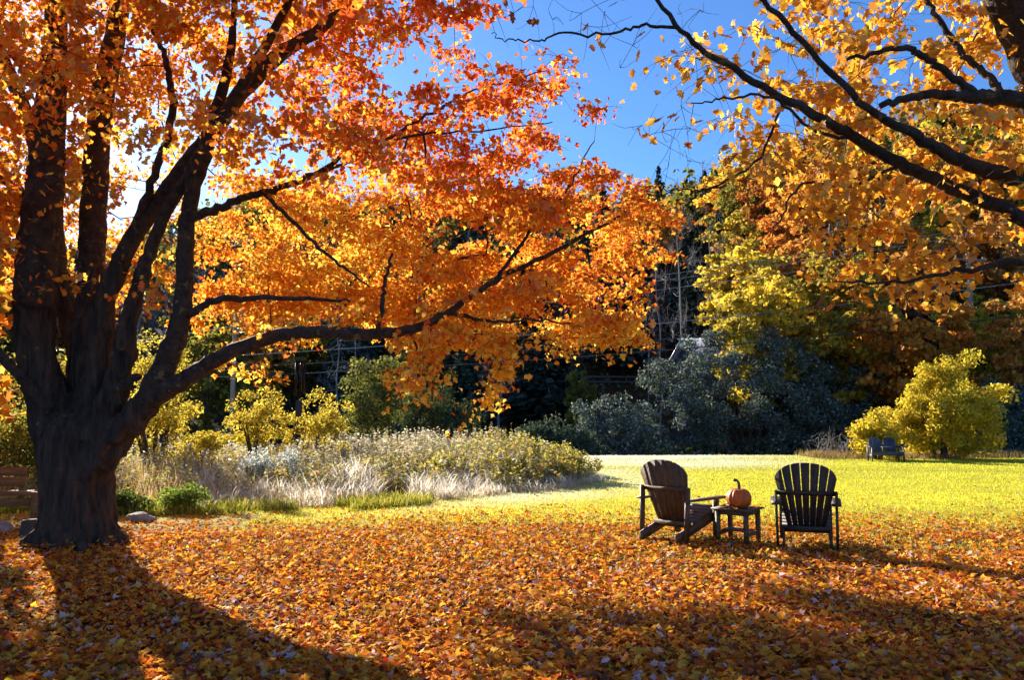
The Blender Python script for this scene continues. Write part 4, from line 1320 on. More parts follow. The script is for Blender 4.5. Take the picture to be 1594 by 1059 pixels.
make_shrub('edge_bush', 'yellow-green bush filling the left edge behind the bench', 'bush', place(-25, 16), 3.4, 2.6, 3.3, 110, 130, .085, [((.26, .25, .04), 1), ((.42, .34, .05), .8), ((.12, .13, .03), .8), ((.55, .32, .04), .3)], M['foliage'], .4, 7, hollow=.35, low=.05)
make_shrub('edge_bush', 'dim olive bush behind the maple trunk foot', 'bush', place(95, 17.5), 2.6, 2.2, 2.2, 70, 110, .085, [((.22, .22, .04), 1), ((.34, .30, .05), .8), ((.10, .12, .03), .8)], M['foliage'], .38, 5, hollow=.35, low=.05)


CLUMP = [((.44, .38, .05), 1), ((.56, .46, .07), .7), ((.26, .27, .07), .6), ((.50, .28, .08), .3), ((.60, .56, .48), .3)]
for px, Y, w_, h_, lab in ((893, 19.9, 1.25, .80, 'yellow-green weed clump at the right tip of the weed bank'), (858, 19.2, 1.2, .72, 'yellow-green weed clump second from the right tip of the weed bank'),
                           (830, 21.6, 1.5, 1.0, 'taller weed clump behind the two clumps at the right tip'), (790, 19.0, 1.3, .78, 'yellow-green weed clump third from the right tip of the weed bank'),
                           (872, 22.2, 1.4, .98, 'rusty yellow weed clump at the back right of the weed bank'), (690, 18.8, 1.3, .72, 'low weed clump in the middle of the weed bank'),
                           (600, 18.0, 1.3, .70, 'low weed clump left of the middle of the weed bank')):
    make_shrub('weed_clump', lab, 'plant', place(px, Y), w_, w_ * .9, h_, 40, 55, .075, CLUMP, M['foliage'], .19, 6, 'weed clumps on the bank', hollow=.3, low=.03)


# bare brushy twigs at the foot of the dark shrub
def make_brush(loc, w, h, n, label):
    root = empty('bare_brush', loc)
    tag(root, label, 'brush')
    a = Acc()
    for i in range(n):
        an = RNG.uniform(0, 6.28); b = np.array((RNG.normal(0, w * .25), RNG.normal(0, w * .15), 0))
        e = b + np.array((math.cos(an) * w * .35, math.sin(an) * w * .25, h * RNG.uniform(.4, 1)))
        q = catmull(np.array([b, (b + e) / 2 + RNG.normal(0, .08, 3), e]), 8)
        tube(a, q, np.linspace(.014, .006, len(q)), 4, cap=False)
        for k in range(4):
            s = q[RNG.integers(2, len(q))]; e2 = s + RNG.normal(0, .2, 3) + np.array((0, 0, .12))
            tube(a, np.array([s, (s + e2) / 2 + RNG.normal(0, .03, 3), e2]), [.008, .006, .004], 3, cap=False)
    a.build('stems', M['grey_bark'], root)


make_brush(place(1292, 31.5), 1.6, .95, 26, 'grey bare brush at the foot of the tall shaded shrub')


# ------------------------------------------------------------------ weed bank, dry grasses and turf
def blades(acc, P, L, W, dirxy, bend, col, tipcol=None, seg=2):
    """arching grass blades, vectorised: seg quads narrowing to a tip"""
    n = len(P)
    if n == 0: return
    d = np.c_[dirxy, np.zeros(n)]
    side = np.c_[-dirxy[:, 1], dirxy[:, 0], np.zeros(n)]
    rows = []
    cols = []
    tc = col if tipcol is None else tipcol
    for k in range(seg + 1):
        t = k / seg
        c = P + d * (bend * L * t * t)[:, None] + np.array((0, 0, 1.0)) * (L * (t - .32 * bend * t * t))[:, None]
        if k < seg:
            w = (W * (1 - t * .7) / 2)[:, None]
            rows += [c - side * w, c + side * w]; cols += [col * (1 - t) + tc * t] * 2
        else:
            rows.append(c); cols.append(tc)
    m = len(rows)
    V = np.stack(rows, 1).reshape(-1, 3); C = np.stack(cols, 1).reshape(-1, 3)
    i = (np.arange(n) * m)[:, None]
    fq = [np.concatenate([i + 2 * k, i + 2 * k + 1, i + 2 * k + 3, i + 2 * k + 2], 1) for k in range(seg - 1)]
    ft = np.concatenate([i + 2 * (seg - 1), i + 2 * (seg - 1) + 1, i + m - 1], 1)
    acc.add(V, fq + [ft] if fq else [ft], C)


def rnd_dir(n):
    a = RNG.uniform(0, 2 * np.pi, n)
    return np.c_[np.cos(a), np.sin(a)]


def scatter_bank(n):
    x = RNG.uniform(-15, 2.2, n); y = RNG.uniform(13.3, 26.5, n)
    m = inpoly(x, y, BANK)
    return x[m], y[m]


# leafy weeds: upright stems with small leaves and seed heads
x, y = scatter_bank(7600)
fd = front_dist(x, y)
px = CX + FPX * x / y
keep = (fd > np.where(x > -.5, .1, .9) + .9 * RNG.random(len(x))) & ((px > 480) | (RNG.random(len(x)) < .45))
x, y, fd, px = x[keep], y[keep], fd[keep], px[keep]
hgt = np.clip(.26 + np.where(x > -2, .175 + .05 * np.clip(x + 2, 0, 4), .175) * fd, .25, 1.0) * RNG.uniform(.62, 1.15, len(x)) * (0.72 + .6 * vnoise(np.c_[x * .7, y * .7, x * 0], 41))
hgt = np.where(px < 480, hgt * .8, hgt)
acc = Acc(); seedacc = Acc()
z0 = terrain(x, y)
lean = RNG.normal(0, .10, (len(x), 2))
n = len(x)
nl = 20
P, S, CO, Ts = [], [], [], []
for k in range(nl):
    t = .22 + .78 * (k + RNG.random(n)) / nl
    an = rnd_dir(n)
    off = (.14 * (1.1 - t))[:, None] * an * RNG.uniform(.3, 1, (n, 1))
    P.append(np.c_[x + lean[:, 0] * t * hgt + off[:, 0], y + lean[:, 1] * t * hgt + off[:, 1], z0 + t * hgt])
    S.append(RNG.uniform(.06, .12, n))
    Ts.append(np.c_[an, RNG.uniform(-.6, .5, n)])
    fr = np.clip((t - .55) * 1.5, 0, 1) * np.clip((fd - 2.5) / 2, 0, 1) * .75
    green = pal(n, [((.40, .36, .06), 1), ((.54, .44, .08), .6), ((.24, .25, .08), .7), ((.46, .27, .09), .5), ((.56, .52, .44), .5)], .14)
    fro = pal(n, [((.72, .66, .62), 1), ((.54, .43, .38), .7), ((.80, .76, .72), .6)], .1)
    CO.append(green * (1 - fr[:, None]) + fro * fr[:, None])
P = np.vstack(P); S = np.concatenate(S); CO = np.vstack(CO); Ts = norm(np.vstack(Ts))
N = norm(RNG.normal(size=P.shape) * .6 + np.array((0, 0, 1.0))); N = norm(N - Ts * np.sum(N * Ts, 1, keepdims=True))
leaves(acc, P, S, N, Ts, CO, OVAL)
blades(acc, np.c_[x, y, z0], hgt, np.full(n, .014), norm(lean + 1e-6), np.full(n, .08), np.tile((.16, .11, .06), (n, 1)), seg=2)
tag(acc.build('weed_bank', M['grass']), 'bank of tall frosted yellow-green weeds left of the lawn', None, None, 'stuff')

# pale frosted arching grass along the front of the bank
x, y = scatter_bank(60000)
fd = front_dist(x, y); px = CX + FPX * x / y
keep = (fd < 3.2) & (px > 315) & (vnoise(np.c_[x * 1.3, y * 1.3, x * 0], 51) > .30)
x, y, fd = x[keep], y[keep], fd[keep]
tuft = RNG.integers(0, len(x), len(x) // 16)
idx = np.repeat(tuft, 26)
n = len(idx)
bx = x[idx] + RNG.normal(0, .10, n); by = y[idx] + RNG.normal(0, .10, n)
L = np.clip(.20 + .17 * fd[idx], .2, .62) * RNG.uniform(.45, 1.35, n) * (.55 + .9 * vnoise(np.c_[x[idx] * .9, y[idx] * .9, x[idx] * 0], 52))
dr = norm(rnd_dir(n) + np.repeat(RNG.normal(0, .6, (len(tuft), 2)), 26, axis=0))
base_c = pal(n, [((.74, .56, .28), 1), ((.62, .50, .24), .6), ((.80, .72, .58), .9)], .10)
tip_c = pal(n, [((.90, .86, .82), 1), ((.78, .62, .38), .5), ((.93, .92, .91), 1.0)], .05)
acc = Acc(); blades(acc, np.c_[bx, by, terrain(bx, by)], L, RNG.uniform(.009, .019, n), dr, RNG.uniform(.4, 1.35, n), base_c, tip_c, 3)
tag(acc.build('frosted_grass', M['frost']), 'pale frosted arching grass along the front of the weed bank', None, None, 'stuff')

# golden dry grass to the left
x, y = scatter_bank(42000)
px = CX + FPX * x / y; fd = front_dist(x, y)
keep = (px < 500) & (fd > .35) & (RNG.random(len(x)) < np.clip((520 - px) / 200, .15, 1)) & (y < 20)
x, y, fd = x[keep], y[keep], fd[keep]
n = len(x)
L = np.clip(.18 + .15 * fd, .2, .7) * RNG.uniform(.5, 1.3, n)
acc = Acc(); blades(acc, np.c_[x, y, terrain(x, y)], L, RNG.uniform(.008, .016, n), rnd_dir(n), RNG.uniform(.15, .95, n),
                    pal(n, [((.40, .28, .08), 1), ((.30, .26, .07), .6)], .14), pal(n, [((.66, .42, .16), 1), ((.70, .52, .28), .8), ((.62, .50, .40), .4)], .1), 3)
tag(acc.build('dry_grass', M['grass']), 'golden dry grass right of the maple trunk', None, None, 'stuff')

# low green growth along the front of the bank, near the litter edge
x = RNG.uniform(-8.8, -1.5, 15000); y = RNG.uniform(12.6, 15.6, 15000)
fd = front_dist(x, y); keep = (fd < .75) & (vnoise(np.c_[x * 2, y * 2, x * 0], 61) > .33)
x, y = x[keep], y[keep]; n = len(x)
acc = Acc(); blades(acc, np.c_[x, y, terrain(x, y)], RNG.uniform(.08, .26, n), RNG.uniform(.012, .028, n), rnd_dir(n), RNG.uniform(.2, .9, n),
                    pal(n, [((.20, .24, .03), 1), ((.30, .30, .04), .8)], .14), pal(n, [((.40, .40, .05), 1), ((.55, .46, .06), .8)], .12), 2)
tag(acc.build('ground_cover', M['grass']), 'low green growth between the leaf litter and the dry grass', None, None, 'stuff')

# tan weeds under the yellow bush, along the far right lawn edge
x = RNG.uniform(11.5, 26, 16000); y = 31.2 + RNG.normal(0, .7, 16000) + (x > 17) * .9
n = len(x)
acc = Acc(); blades(acc, np.c_[x, y, terrain(x, y)], RNG.uniform(.10, .36, n), RNG.uniform(.012, .025, n), rnd_dir(n), RNG.uniform(.1, .6, n),
                    pal(n, [((.30, .22, .07), 1), ((.20, .17, .05), .6)], .14), pal(n, [((.40, .26, .09), 1), ((.28, .20, .08), .6)], .12), 2)
tag(acc.build('edge_weeds', M['grass']), 'tan weeds along the far right edge of the lawn', None, None, 'stuff')


def turf(n, y0, y1, hlo, hhi, w):
    u = RNG.random(n)
    y = y0 + (y1 - y0) * u
    x = RNG.uniform(-.70, .70, n) * y
    m = ~inpoly(x, y, [(a, b + .3) for a, b in BANK]) & ~((y < 13.2) & (x < -4))
    x, y = x[m], y[m]; n = len(x)
    fm = frost_mask(x, y)[:, None]
    tone = (.72 + .30 * vnoise(np.c_[x * .35, y * .9, x * 0], 73) + .22 * vnoise(np.c_[x * 1.7, y * 1.7, x * 0], 74))[:, None]
    g = pal(n, [((.60, .57, .03), 1), ((.68, .62, .04), .8), ((.42, .48, .03), .6)], .09) * tone
    t = pal(n, [((.78, .73, .05), 1), ((.84, .76, .07), .7), ((.60, .64, .05), .6)], .07) * tone
    f = pal(n, [((.86, .86, .84), 1), ((.76, .76, .66), .6)], .05)
    return np.c_[x, y, terrain(x, y) - .005], RNG.uniform(hlo, hhi, n), RNG.uniform(.6, 1.3, n) * w, g * (1 - fm * .85) + f * fm * .85, t * (1 - fm * .9) + f * fm * .9


acc = Acc()
for args in ((45000, 9.0, 12.5, .02, .05, .009), (110000, 12.0, 20, .022, .055, .012), (90000, 19.5, 34.5, .025, .06, .022)):
    P, L, W, c0, c1 = turf(*args)
    blades(acc, P, L, W, rnd_dir(len(P)), RNG.uniform(.15, .8, len(P)), c0, c1, 1)
tag(acc.build('lawn_grass', M['lawn']), 'short yellow-green lawn grass with frost at its far left', None, None, 'stuff')


# ------------------------------------------------------------------ leaf litter
def build_litter():
    n = 180000
    y = 4.15 + 16.5 * RNG.random(n) ** 1.25
    x = RNG.uniform(-.78, .78, n) * (y + .6)
    edge = 12.7 + 1.2 * (vnoise(np.c_[x * .6, y * .6, x * 0], 81) - .5) + np.where(x > -3, np.clip((x + 3) / 6, 0, 1) * .3, -.2)
    prob = np.where(y < edge - 1.8, 1.0, np.exp(-(y - edge + 1.8) / 1.5))
    prob = np.clip(prob, .012, 1)
    cl = vnoise(np.c_[x * 1.4, y * 1.4, x * 0], 82)
    drift = vnoise(np.c_[x * .55 + 9, y * .8, x * 0], 83)
    prob = prob * np.where(y > 9.5, .35 + 1.1 * cl, 1) * np.clip(.30 + 1.7 * drift, .3, 1)
    # fewer leaves far from the camera are needed per square metre
    keep = (RNG.random(n) < prob) & ~inpoly(x, y, [(a, b + .25) for a, b in BANK])
    x, y = x[keep], y[keep]; n = len(x)
    m = 2600
    an = RNG.uniform(0, 6.283, m); rr = .50 + .75 * RNG.random(m) ** 1.3
    tx, ty = at(118, 850, 9.8)[:2]
    x = np.r_[x, tx + np.cos(an) * rr]; y = np.r_[y, ty + np.sin(an) * rr]; n = len(x)
    pile = np.r_[np.zeros(n - m), .11 * np.exp(-(rr - .5) / .28)]
    drift = np.r_[drift[keep], np.full(m, .6)]; keep = slice(None)
    lay = RNG.random(n) ** 1.4
    P = np.c_[x, y, terrain(x, y) + .010 + .055 * lay * np.clip((14 - y) / 4, .2, 1) * np.clip(.3 + 1.3 * drift[keep], .3, 1.4) + pile * RNG.random(n)]
    S = RNG.uniform(.036, .080, n) * np.where(RNG.random(n) < .12, 1.25, 1)
    tilt = RNG.normal(0, .5, (n, 2)); N = norm(np.c_[tilt, np.ones(n)])
    T = rnd_dir(n); T = np.c_[T, np.zeros(n)]; T = norm(T - N * np.sum(T * N, 1, keepdims=True))
    CO = pal(n, [((.80, .29, .02), 1.0), ((.88, .46, .04), .85), ((.42, .11, .02), .42), ((.68, .18, .02), .5), ((.64, .50, .44), .22), ((.22, .08, .03), .40), ((.88, .52, .06), .22), ((.45, .04, .02), .08)], .14)
    near = split_near(P, S, N, T, CO, 300, lay > .45)
    a = Acc()
    for k, tm in ((~near & (P[:, 1] < 5.4), MAPLE), (~near & (P[:, 1] >= 5.4), SIMPLE)):
        leaves(a, P[k], S[k], N[k], T[k], CO[k], tm, (-1.5, 4.0))
    o = tag(a.build('leaf_litter', M['litter']), 'carpet of fallen orange maple leaves over the near lawn', None, None, 'stuff')
    leaf_objects(P[near], S[near], N[near], T[near], M['litter_one'], o, 'litter')
    print('litter', n)


build_litter()
# the bright leaf close to the camera in the lower left corner
p = at(14, 1045, 4.7)
a = Acc(); v = MAPLE[0].copy(); v[:, 2] *= 1.5
a.add(.115 * np.c_[v[:, 0], v[:, 2] * .8, v[:, 1]], MAPLE[1], (.86, .70, .03))
o = a.build('yellow_leaf', M['maple_leaf']); o.location = (p[0], p[1], gz(p[0], p[1]) + .065); o.rotation_euler = (R(14), 0, R(20))
tag(o, 'bright yellow leaf standing up in the lower left corner', 'leaf')


# ------------------------------------------------------------------ woods on the hillside
def proto_broadleaf(palette, h, w, nl, npl, lsize, seed):
    st = RNG.bit_generator.state
    sk = Skeleton()
    trunk = catmull(np.array([(0, 0, -.3), (.05, .04, h * .2), (-.06, .08, h * .45), (.08, -.05, h * .72)]), 14)
    sk.limb(trunk, np.linspace(.022 * h, .007 * h, len(trunk)))
    C = []
    while len(C) < nl:
        g = RNG.normal(size=3); g /= np.linalg.norm(g)
        rr = (.40 + .6 * RNG.random()) * (.72 + .56 * vnoise(g * 1.6 + seed * 9, 91))
        q = np.array((g[0] * w / 2 * rr, g[1] * w / 2 * rr, h * .60 + g[2] * h * .40 * rr))
        C.append(q)
    C = np.array(C)
    sk.grow(C, seg=.5, lift=-.05, wig=.05, back=.3)
    t = Acc(); tube(t, trunk, np.linspace(.022 * h, .007 * h, len(trunk)), 8); sk.tubes(t, tip=.016, rmax=.09)
    P = np.vstack([spray(npl, c, w * .10 * random.uniform(.7, 1.3), .6, .2) for c in C])
    CO = pal(len(P), palette, .14) * np.repeat(RNG.uniform(.75, 1.2, nl), npl)[:, None]
    N, T = leaf_basis(len(P), .35, .3)
    return t, (P, RNG.uniform(.7, 1.35, len(P)) * lsize, N, T, CO)


def proto_conifer(h, w, seed, n=2600):
    t = Acc(); tube(t, np.array([(0, 0, -.3), (0, 0, h * .5), (0, 0, h * .98)]), [.016 * h, .009 * h, .01], 7)
    z = h * (.10 + .90 * RNG.random(n) ** .8)
    tier = np.floor(z / (h * .055)) * h * .055
    rr = w / 2 * (1 - z / h) ** 1.05 * (.35 + .65 * np.sqrt(RNG.random(n))) * (.8 + .4 * vnoise(np.c_[z, z * 0, z * 0] * .9 + seed * 5, 92)) + .04
    an = RNG.uniform(0, 6.283, n)
    an = np.round(an / .42 + RNG.normal(0, .3, n)) * .42 + tier * 2.1
    P = np.c_[np.cos(an) * rr, np.sin(an) * rr, tier + (z - tier) * .8 + RNG.normal(0, .12, n) - rr * .22]
    T = norm(np.c_[np.cos(an), np.sin(an), np.full(n, -.35)] + RNG.normal(0, .2, (n, 3)))
    N = norm(np.c_[-np.cos(an) * .2, -np.sin(an) * .2, np.ones(n)] + RNG.normal(0, .3, (n, 3))); N = norm(N - T * np.sum(N * T, 1, keepdims=True))
    CO = pal(n, [((.055, .085, .058), 1), ((.08, .115, .072), .7), ((.045, .07, .055), .5)], .15)
    return t, (P, RNG.uniform(.35, .8, n) * (h / 12) * (.45 + .65 * (1 - z / h)), N, T, CO)


def proto_bare(h, w, seed, nt=70, tip=.010):
    sk = Skeleton()
    j = RNG.normal(0, .28, (4, 2)); trunk = catmull(np.array([(0, 0, -.3), (j[0, 0], j[0, 1], h * .25), (j[1, 0], j[1, 1], h * .5), (j[2, 0], j[2, 1], h * .72), (j[3, 0], j[3, 1], h * .93)]), 24)
    sk.limb(trunk, np.linspace(.010 * h, .003 * h, len(trunk)))
    C = []
    while len(C) < nt:
        zz = h * RNG.uniform(.42, 1.02); e = w / 2 * math.sin(min(1, (zz / h - .3) / .7) * 2.6) * RNG.uniform(.4, 1) + .15
        an = RNG.uniform(0, 6.28); C.append((math.cos(an) * e, math.sin(an) * e, zz))
    sk.grow(np.array(C), seg=.45, lift=-.10, wig=.05, back=.5)
    # fine twigs at the ends
    t = Acc(); tube(t, trunk, np.linspace(.010 * h, .003 * h, len(trunk)), 7)
    b = Acc(); sk.tubes(b, tip=tip, rmax=.06)
    for c in C:
        for _ in range(5):
            d = RNG.normal(size=3) * .30 + np.array((c[0] * .12, c[1] * .12, .28))
            tube(b, np.array([c, np.array(c) + d * .5 + RNG.normal(0, .05, 3), np.array(c) + d]), [tip * .8, tip * .6, tip * .3], 3, cap=False)
    return t, b


PAL = {
    'orange': [((.66, .27, .04), 1), ((.72, .37, .06), .7), ((.52, .18, .03), .5), ((.40, .22, .05), .3)],
    'yellow': [((.68, .46, .04), 1), ((.54, .38, .05), .7), ((.76, .55, .07), .4), ((.34, .29, .06), .3)],
    'rust': [((.44, .21, .05), 1), ((.56, .31, .07), .6), ((.30, .14, .04), .6)],
    'olive': [((.22, .19, .03), 1), ((.30, .24, .04), .6), ((.14, .13, .03), .6)],
}
PROTO = {}
for kind in PAL:
    PROTO[kind] = []
    for s in range(2):
        t, L = proto_broadleaf(PAL[kind], 11.0, 6.4, 95, 80, .225, s + len(PROTO))
        c = Acc(); leaves(c, *L, tmpl=RAG)
        PROTO[kind].append((t.mesh('trunk', M['dark_bark']), c.mesh('crown', M['wood_foliage']), 11.0))
PROTO['conifer'] = []
for s in range(2):
    t, L = proto_conifer(13.0, 6.4, s)
    c = Acc(); leaves(c, *L, tmpl=RAG)
    PROTO['conifer'].append((t.mesh('trunk', M['dark_bark']), c.mesh('crown', M['needles']), 13.0))
for kind, bark in (('bare', 'grey_bark'), ('pale', 'pale_bark')):
    PROTO[kind] = []
    for s in range(3):
        t, b = proto_bare(12.0, 4.2 if kind == 'bare' else 5.0, s)
        PROTO[kind].append((t.mesh('trunk', M[bark]), b.mesh('branches', M[bark]), 12.0))

NAME = {'orange': 'orange_tree', 'yellow': 'yellow_tree', 'rust': 'rust_tree', 'olive': 'olive_tree', 'conifer': 'conifer', 'bare': 'bare_tree', 'pale': 'pale_bare_tree'}


def hill_tree(kind, x, y, h, label, group=None, wide=1.0, name=None):
    v = PROTO[kind][random.randrange(len(PROTO[kind]))]
    o = empty(name or NAME[kind], (x, y, gz(x, y) - .05), random.uniform(0, 6.28))
    s = h / v[2]
    o.scale = (s * wide, s * wide, s)
    for me in v[:2]:
        link(bpy.data.objects.new(me.name.split('.')[0], me), o)
    tag(o, label, 'tree', group)
    return o


# trees one can pick out in the photograph: kind, px, distance, height, width, label
PICK = [
    ('yellow', 1195, 58, 13.0, 1.25, 'bright yellow tree on the hillside above the tall shaded shrub'),
    ('yellow', 1150, 60, 9.0, .9, 'smaller yellow tree at the left foot of the bright yellow one'),
    ('orange', 1300, 72, 14.0, 1.2, 'broad orange tree high on the right hillside'),
    ('orange', 1225, 84, 12.5, 1.2, 'orange tree near the skyline above the bright yellow tree'),
    ('orange', 1150, 92, 12.0, 1.2, 'orange tree at the skyline just right of the blue gap'),
    ('rust', 1380, 60, 12.0, 1.2, 'rusty brown tree behind the hanging golden sprays at right'),
    ('orange', 1450, 68, 14.0, 1.2, 'orange tree behind the lower right maple limb'),
    ('yellow', 1400, 46, 6.5, .9, 'slim golden sapling behind and left of the yellow bush'),
    ('olive', 1490, 52, 8.5, 1.2, 'olive tree on the dark slope above the yellow bush'),
    ('rust', 1560, 58, 11.0, 1.2, 'rust coloured tree at the right edge of the hillside'),
    ('olive', 1290, 50, 7.5, 1.2, 'olive tree above the right end of the tall shaded shrub'),
    ('pale', 1330, 56, 9.5, 1.0, 'pale bare tree with tangled white twigs in mid hillside'),
    ('pale', 1470, 50, 8.5, 1.1, 'pale bare tree with crooked twigs above the yellow bush'),
    ('bare', 1064, 56, 15.0, .7, 'tall pale slender trunk standing out against the dark wood'),
    ('bare', 1112, 64, 14.0, .7, 'slim grey trunk right of the tall pale trunk'),
    ('bare', 1025, 58, 9.5, .6, 'grey trunk left of the tall pale trunk'),
    ('bare', 1010, 62, 9.0, .6, 'leaning grey trunk further left of the tall pale trunk'),
    ('conifer', 970, 70, 13.0, 1.1, 'dark conifer behind the rail fence'),
    ('conifer', 1090, 72, 11.0, 1.2, 'dark conifer behind the tall pale trunk'),
    ('conifer', 850, 60, 11.0, 1.2, 'dark conifer behind the hanging leaf spray'),
    ('conifer', 730, 58, 10.0, 1.1, 'dark conifer behind the middle of the weed bank'),
    ('olive', 905, 52, 5.5, .8, 'small yellow-green tree left of the rail fence'),
    ('bare', 520, 50, 9.0, .8, 'bare grey tree behind the broad golden shrub'),
    ('bare', 555, 56, 10.0, .8, 'bare grey tree behind the olive upright shrub'),
    ('bare', 640, 60, 10.0, .8, 'bare grey tree behind the low maple limb'),
    ('conifer', 975, 108, 11.0, 1.1, 'conifer poking above the skyline at the left of the blue gap'),
    ('conifer', 1085, 112, 9.5, 1.2, 'conifer poking above the skyline in the middle of the blue gap'),
    ('conifer', 1060, 110, 8.5, 1.2, 'shorter conifer on the skyline in the blue gap'),
    ('conifer', 1135, 112, 9.0, 1.2, 'conifer poking above the skyline at the right of the blue gap'),
]
for kind, px, Y, h, wd, lab in PICK:
    x = (px - CX) / FPX * Y
    hill_tree(kind, x, Y, h, lab, None, wd, 'slender_tree' if kind == 'bare' else None)

# the remaining front ranks, alike trees that share a label
ZONES = [('left', -99, 430), ('mid', 430, 800), ('dark', 800, 1130), ('right', 1130, 1720)]
MIX = {'left': (('bare', .6), ('rust', .2), ('olive', .2)), 'mid': (('bare', .55), ('conifer', .22), ('olive', .23)),
       'dark': (('conifer', .5), ('bare', .5)), 'right': (('olive', .10), ('rust', .22), ('orange', .34), ('yellow', .27), ('pale', .07))}
WHERE = {'left': 'on the hazy slope behind the large maple', 'mid': 'in the shaded wood above the weed bank', 'dark': 'in the dark wood above the tall shaded shrub', 'right': 'on the hillside behind the golden maple sprays'}
ADJ = {'bare': 'bare grey tree', 'conifer': 'dark conifer', 'olive': 'olive green tree', 'rust': 'rust brown tree', 'orange': 'orange tree', 'yellow': 'golden tree', 'pale': 'pale bare tree'}
placed = [((px - CX) / FPX * Y, Y) for _, px, Y, *_ in PICK]


def free(x, y, d):
    return all((x - a) ** 2 + (y - b) ** 2 > d * d for a, b in placed)


alike = {}
cnt = 0; tries = 0
while cnt < 120 and tries < 8000:
    tries += 1
    az = R(random.uniform(-37, 37) if cnt < 72 else random.uniform(15, 36)); r = random.uniform(50, 82) if cnt < 72 else random.uniform(47, 90)
    x, y = r * math.sin(az), r * math.cos(az)
    px = CX + FPX * x / y
    z = next((n for n, a, b in ZONES if a <= px < b), None)
    if z is None or not free(x, y, 3.6): continue
    if 890 < px < 1160 and r < 56: continue
    if 890 < px < 1020 and r < 70: continue
    kinds, w = zip(*(MIX[z] if z != 'right' or r > 62 else (('olive', .22), ('rust', .28), ('yellow', .30), ('orange', .20)))); k = random.choices(kinds, w)[0]
    placed.append((x, y)); cnt += 1
    h = random.uniform(7.5, 11.5) * (1.1 if k == 'conifer' else 1) * (1.15 if z == 'right' else 1)
    adj = ADJ[k]
    alike.setdefault((adj, WHERE[z]), []).append((px, hill_tree(k, x, y, h, None, f'{adj}s {WHERE[z]}')))
ORD = ['leftmost', 'second', 'third', 'fourth', 'fifth', 'sixth', 'seventh', 'eighth', 'ninth', 'tenth', 'eleventh', 'twelfth', 'thirteenth', 'fourteenth', 'fifteenth', 'sixteenth', 'seventeenth', 'eighteenth', 'nineteenth', 'twentieth', 'twenty-first', 'twenty-second', 'twenty-third', 'twenty-fourth', 'twenty-fifth', 'twenty-sixth', 'twenty-seventh', 'twenty-eighth', 'twenty-ninth', 'thirtieth'] + ['thirty-%s' % w for w in ('first', 'second', 'third', 'fourth', 'fifth', 'sixth', 'seventh', 'eighth', 'ninth')] + ['fortieth'] + ['forty-%s' % w for w in ('first', 'second', 'third', 'fourth', 'fifth', 'sixth', 'seventh', 'eighth', 'ninth')]
for (adj, where), members in alike.items():
    for i, (_, o) in enumerate(sorted(members, key=lambda m: m[0])):
        o['label'] = (f'{ORD[i]} {adj} {where}' if i == 0 else f'{adj} {where}, {ORD[i]} from the left')

# the far wood up to the skyline, one mass
facc, nacc, bacc = Acc(), Acc(), Acc()
def low_broadleaf(acc, x, y, z, h, w, palette, n=420, size=.62):
    g = RNG.normal(size=(n, 3)); g /= np.linalg.norm(g, axis=1, keepdims=True)
    rr = (.45 + .55 * RNG.random(n)) * (.65 + .7 * vnoise(g * 1.8 + x, 95))
    P = np.c_[x + g[:, 0] * w / 2 * rr, y + g[:, 1] * w / 2 * rr, z + h * .58 + g[:, 2] * h * .43 * rr]
    N, T = leaf_basis(n, .35, .3)
    leaves(acc, P, RNG.uniform(.6, 1.3, n) * size, N, T, pal(n, palette, .15) * random.uniform(.8, 1.15), RAG)
    tube(bacc, np.array([(x, y, z - .3), (x, y, z + h * .55)]), [.16, .08], 5, col=(.35, .3, .27), cap=False)


cnt = 0; tries = 0
fplaced = np.zeros((1200, 2)); fplaced[:len(placed)] = placed; fn = len(placed)
while cnt < 800 and tries < 20000:
    tries += 1
    az = R(random.uniform(-46, 46)); r = math.sqrt(random.uniform(76 ** 2, 214 ** 2))
    x, y = r * math.sin(az), r * math.cos(az)
    if np.min(np.sum((fplaced[:fn] - np.array((x, y))) ** 2, 1)) < (3.9 if r < 120 else 5.0) ** 2: continue
    fplaced[fn] = (x, y); fn += 1; cnt += 1
    px = CX + FPX * x / y; z = gz(x, y); u = random.random()
    h = random.uniform(8.0, 12.0) if px > 1000 else random.uniform(6.5, 10.0)
    if px > 1120: k = 'orange' if u < .36 else 'yellow' if u < .56 else 'rust' if u < .82 else 'olive' if u < .93 else 'conifer'
    elif px > 640: k = 'conifer' if u < .26 else 'bare' if u < .50 else 'rust' if u < .76 else 'olive' if u < .88 else 'orange'
    else: k = 'bare' if u < .52 else 'rust' if u < .75 else 'conifer' if u < .86 else 'olive'
    fine = r < 115
    if k in PAL: low_broadleaf(facc, x, y, z, h, random.uniform(5, 7), PAL[k], 340 if fine else 170, .60 if fine else .9)
    elif k == 'conifer':
        t, L = proto_conifer(h * random.uniform(.9, 1.35), 5.8, cnt, 620 if fine else 260)
        P, S, N, T, CO = L
        leaves(nacc, P + np.array((x, y, z)), S * (1.5 if fine else 2.2), N, T, CO, RAG)
    else:
        b = np.array((x, y, z))
        top = b + np.array((RNG.normal(0, .6), RNG.normal(0, .6), h))
        tube(bacc, np.array([b, (b + top) / 2 + RNG.normal(0, .3, 3), top]), [.14, .1, .02], 5, col=(.8, .8, .8), cap=False)
        for _ in range(34 if fine else 16):
            s_ = b + (top - b) * RNG.uniform(.35, .97); e = s_ + np.array((RNG.normal(0, 1.2), RNG.normal(0, 1.2), RNG.uniform(.5, 1.8)))
            tube(bacc, np.array([s_, (s_ + e) / 2 + RNG.normal(0, .15, 3), e]), [.045, .032, .012], 3, col=(.8, .8, .8), cap=False)
M['wood_bark'] = solid_mat('far_bark', (0.20, 0.18, 0.17), (0.40, 0.37, 0.36), 3, .9, 0, attr=True)
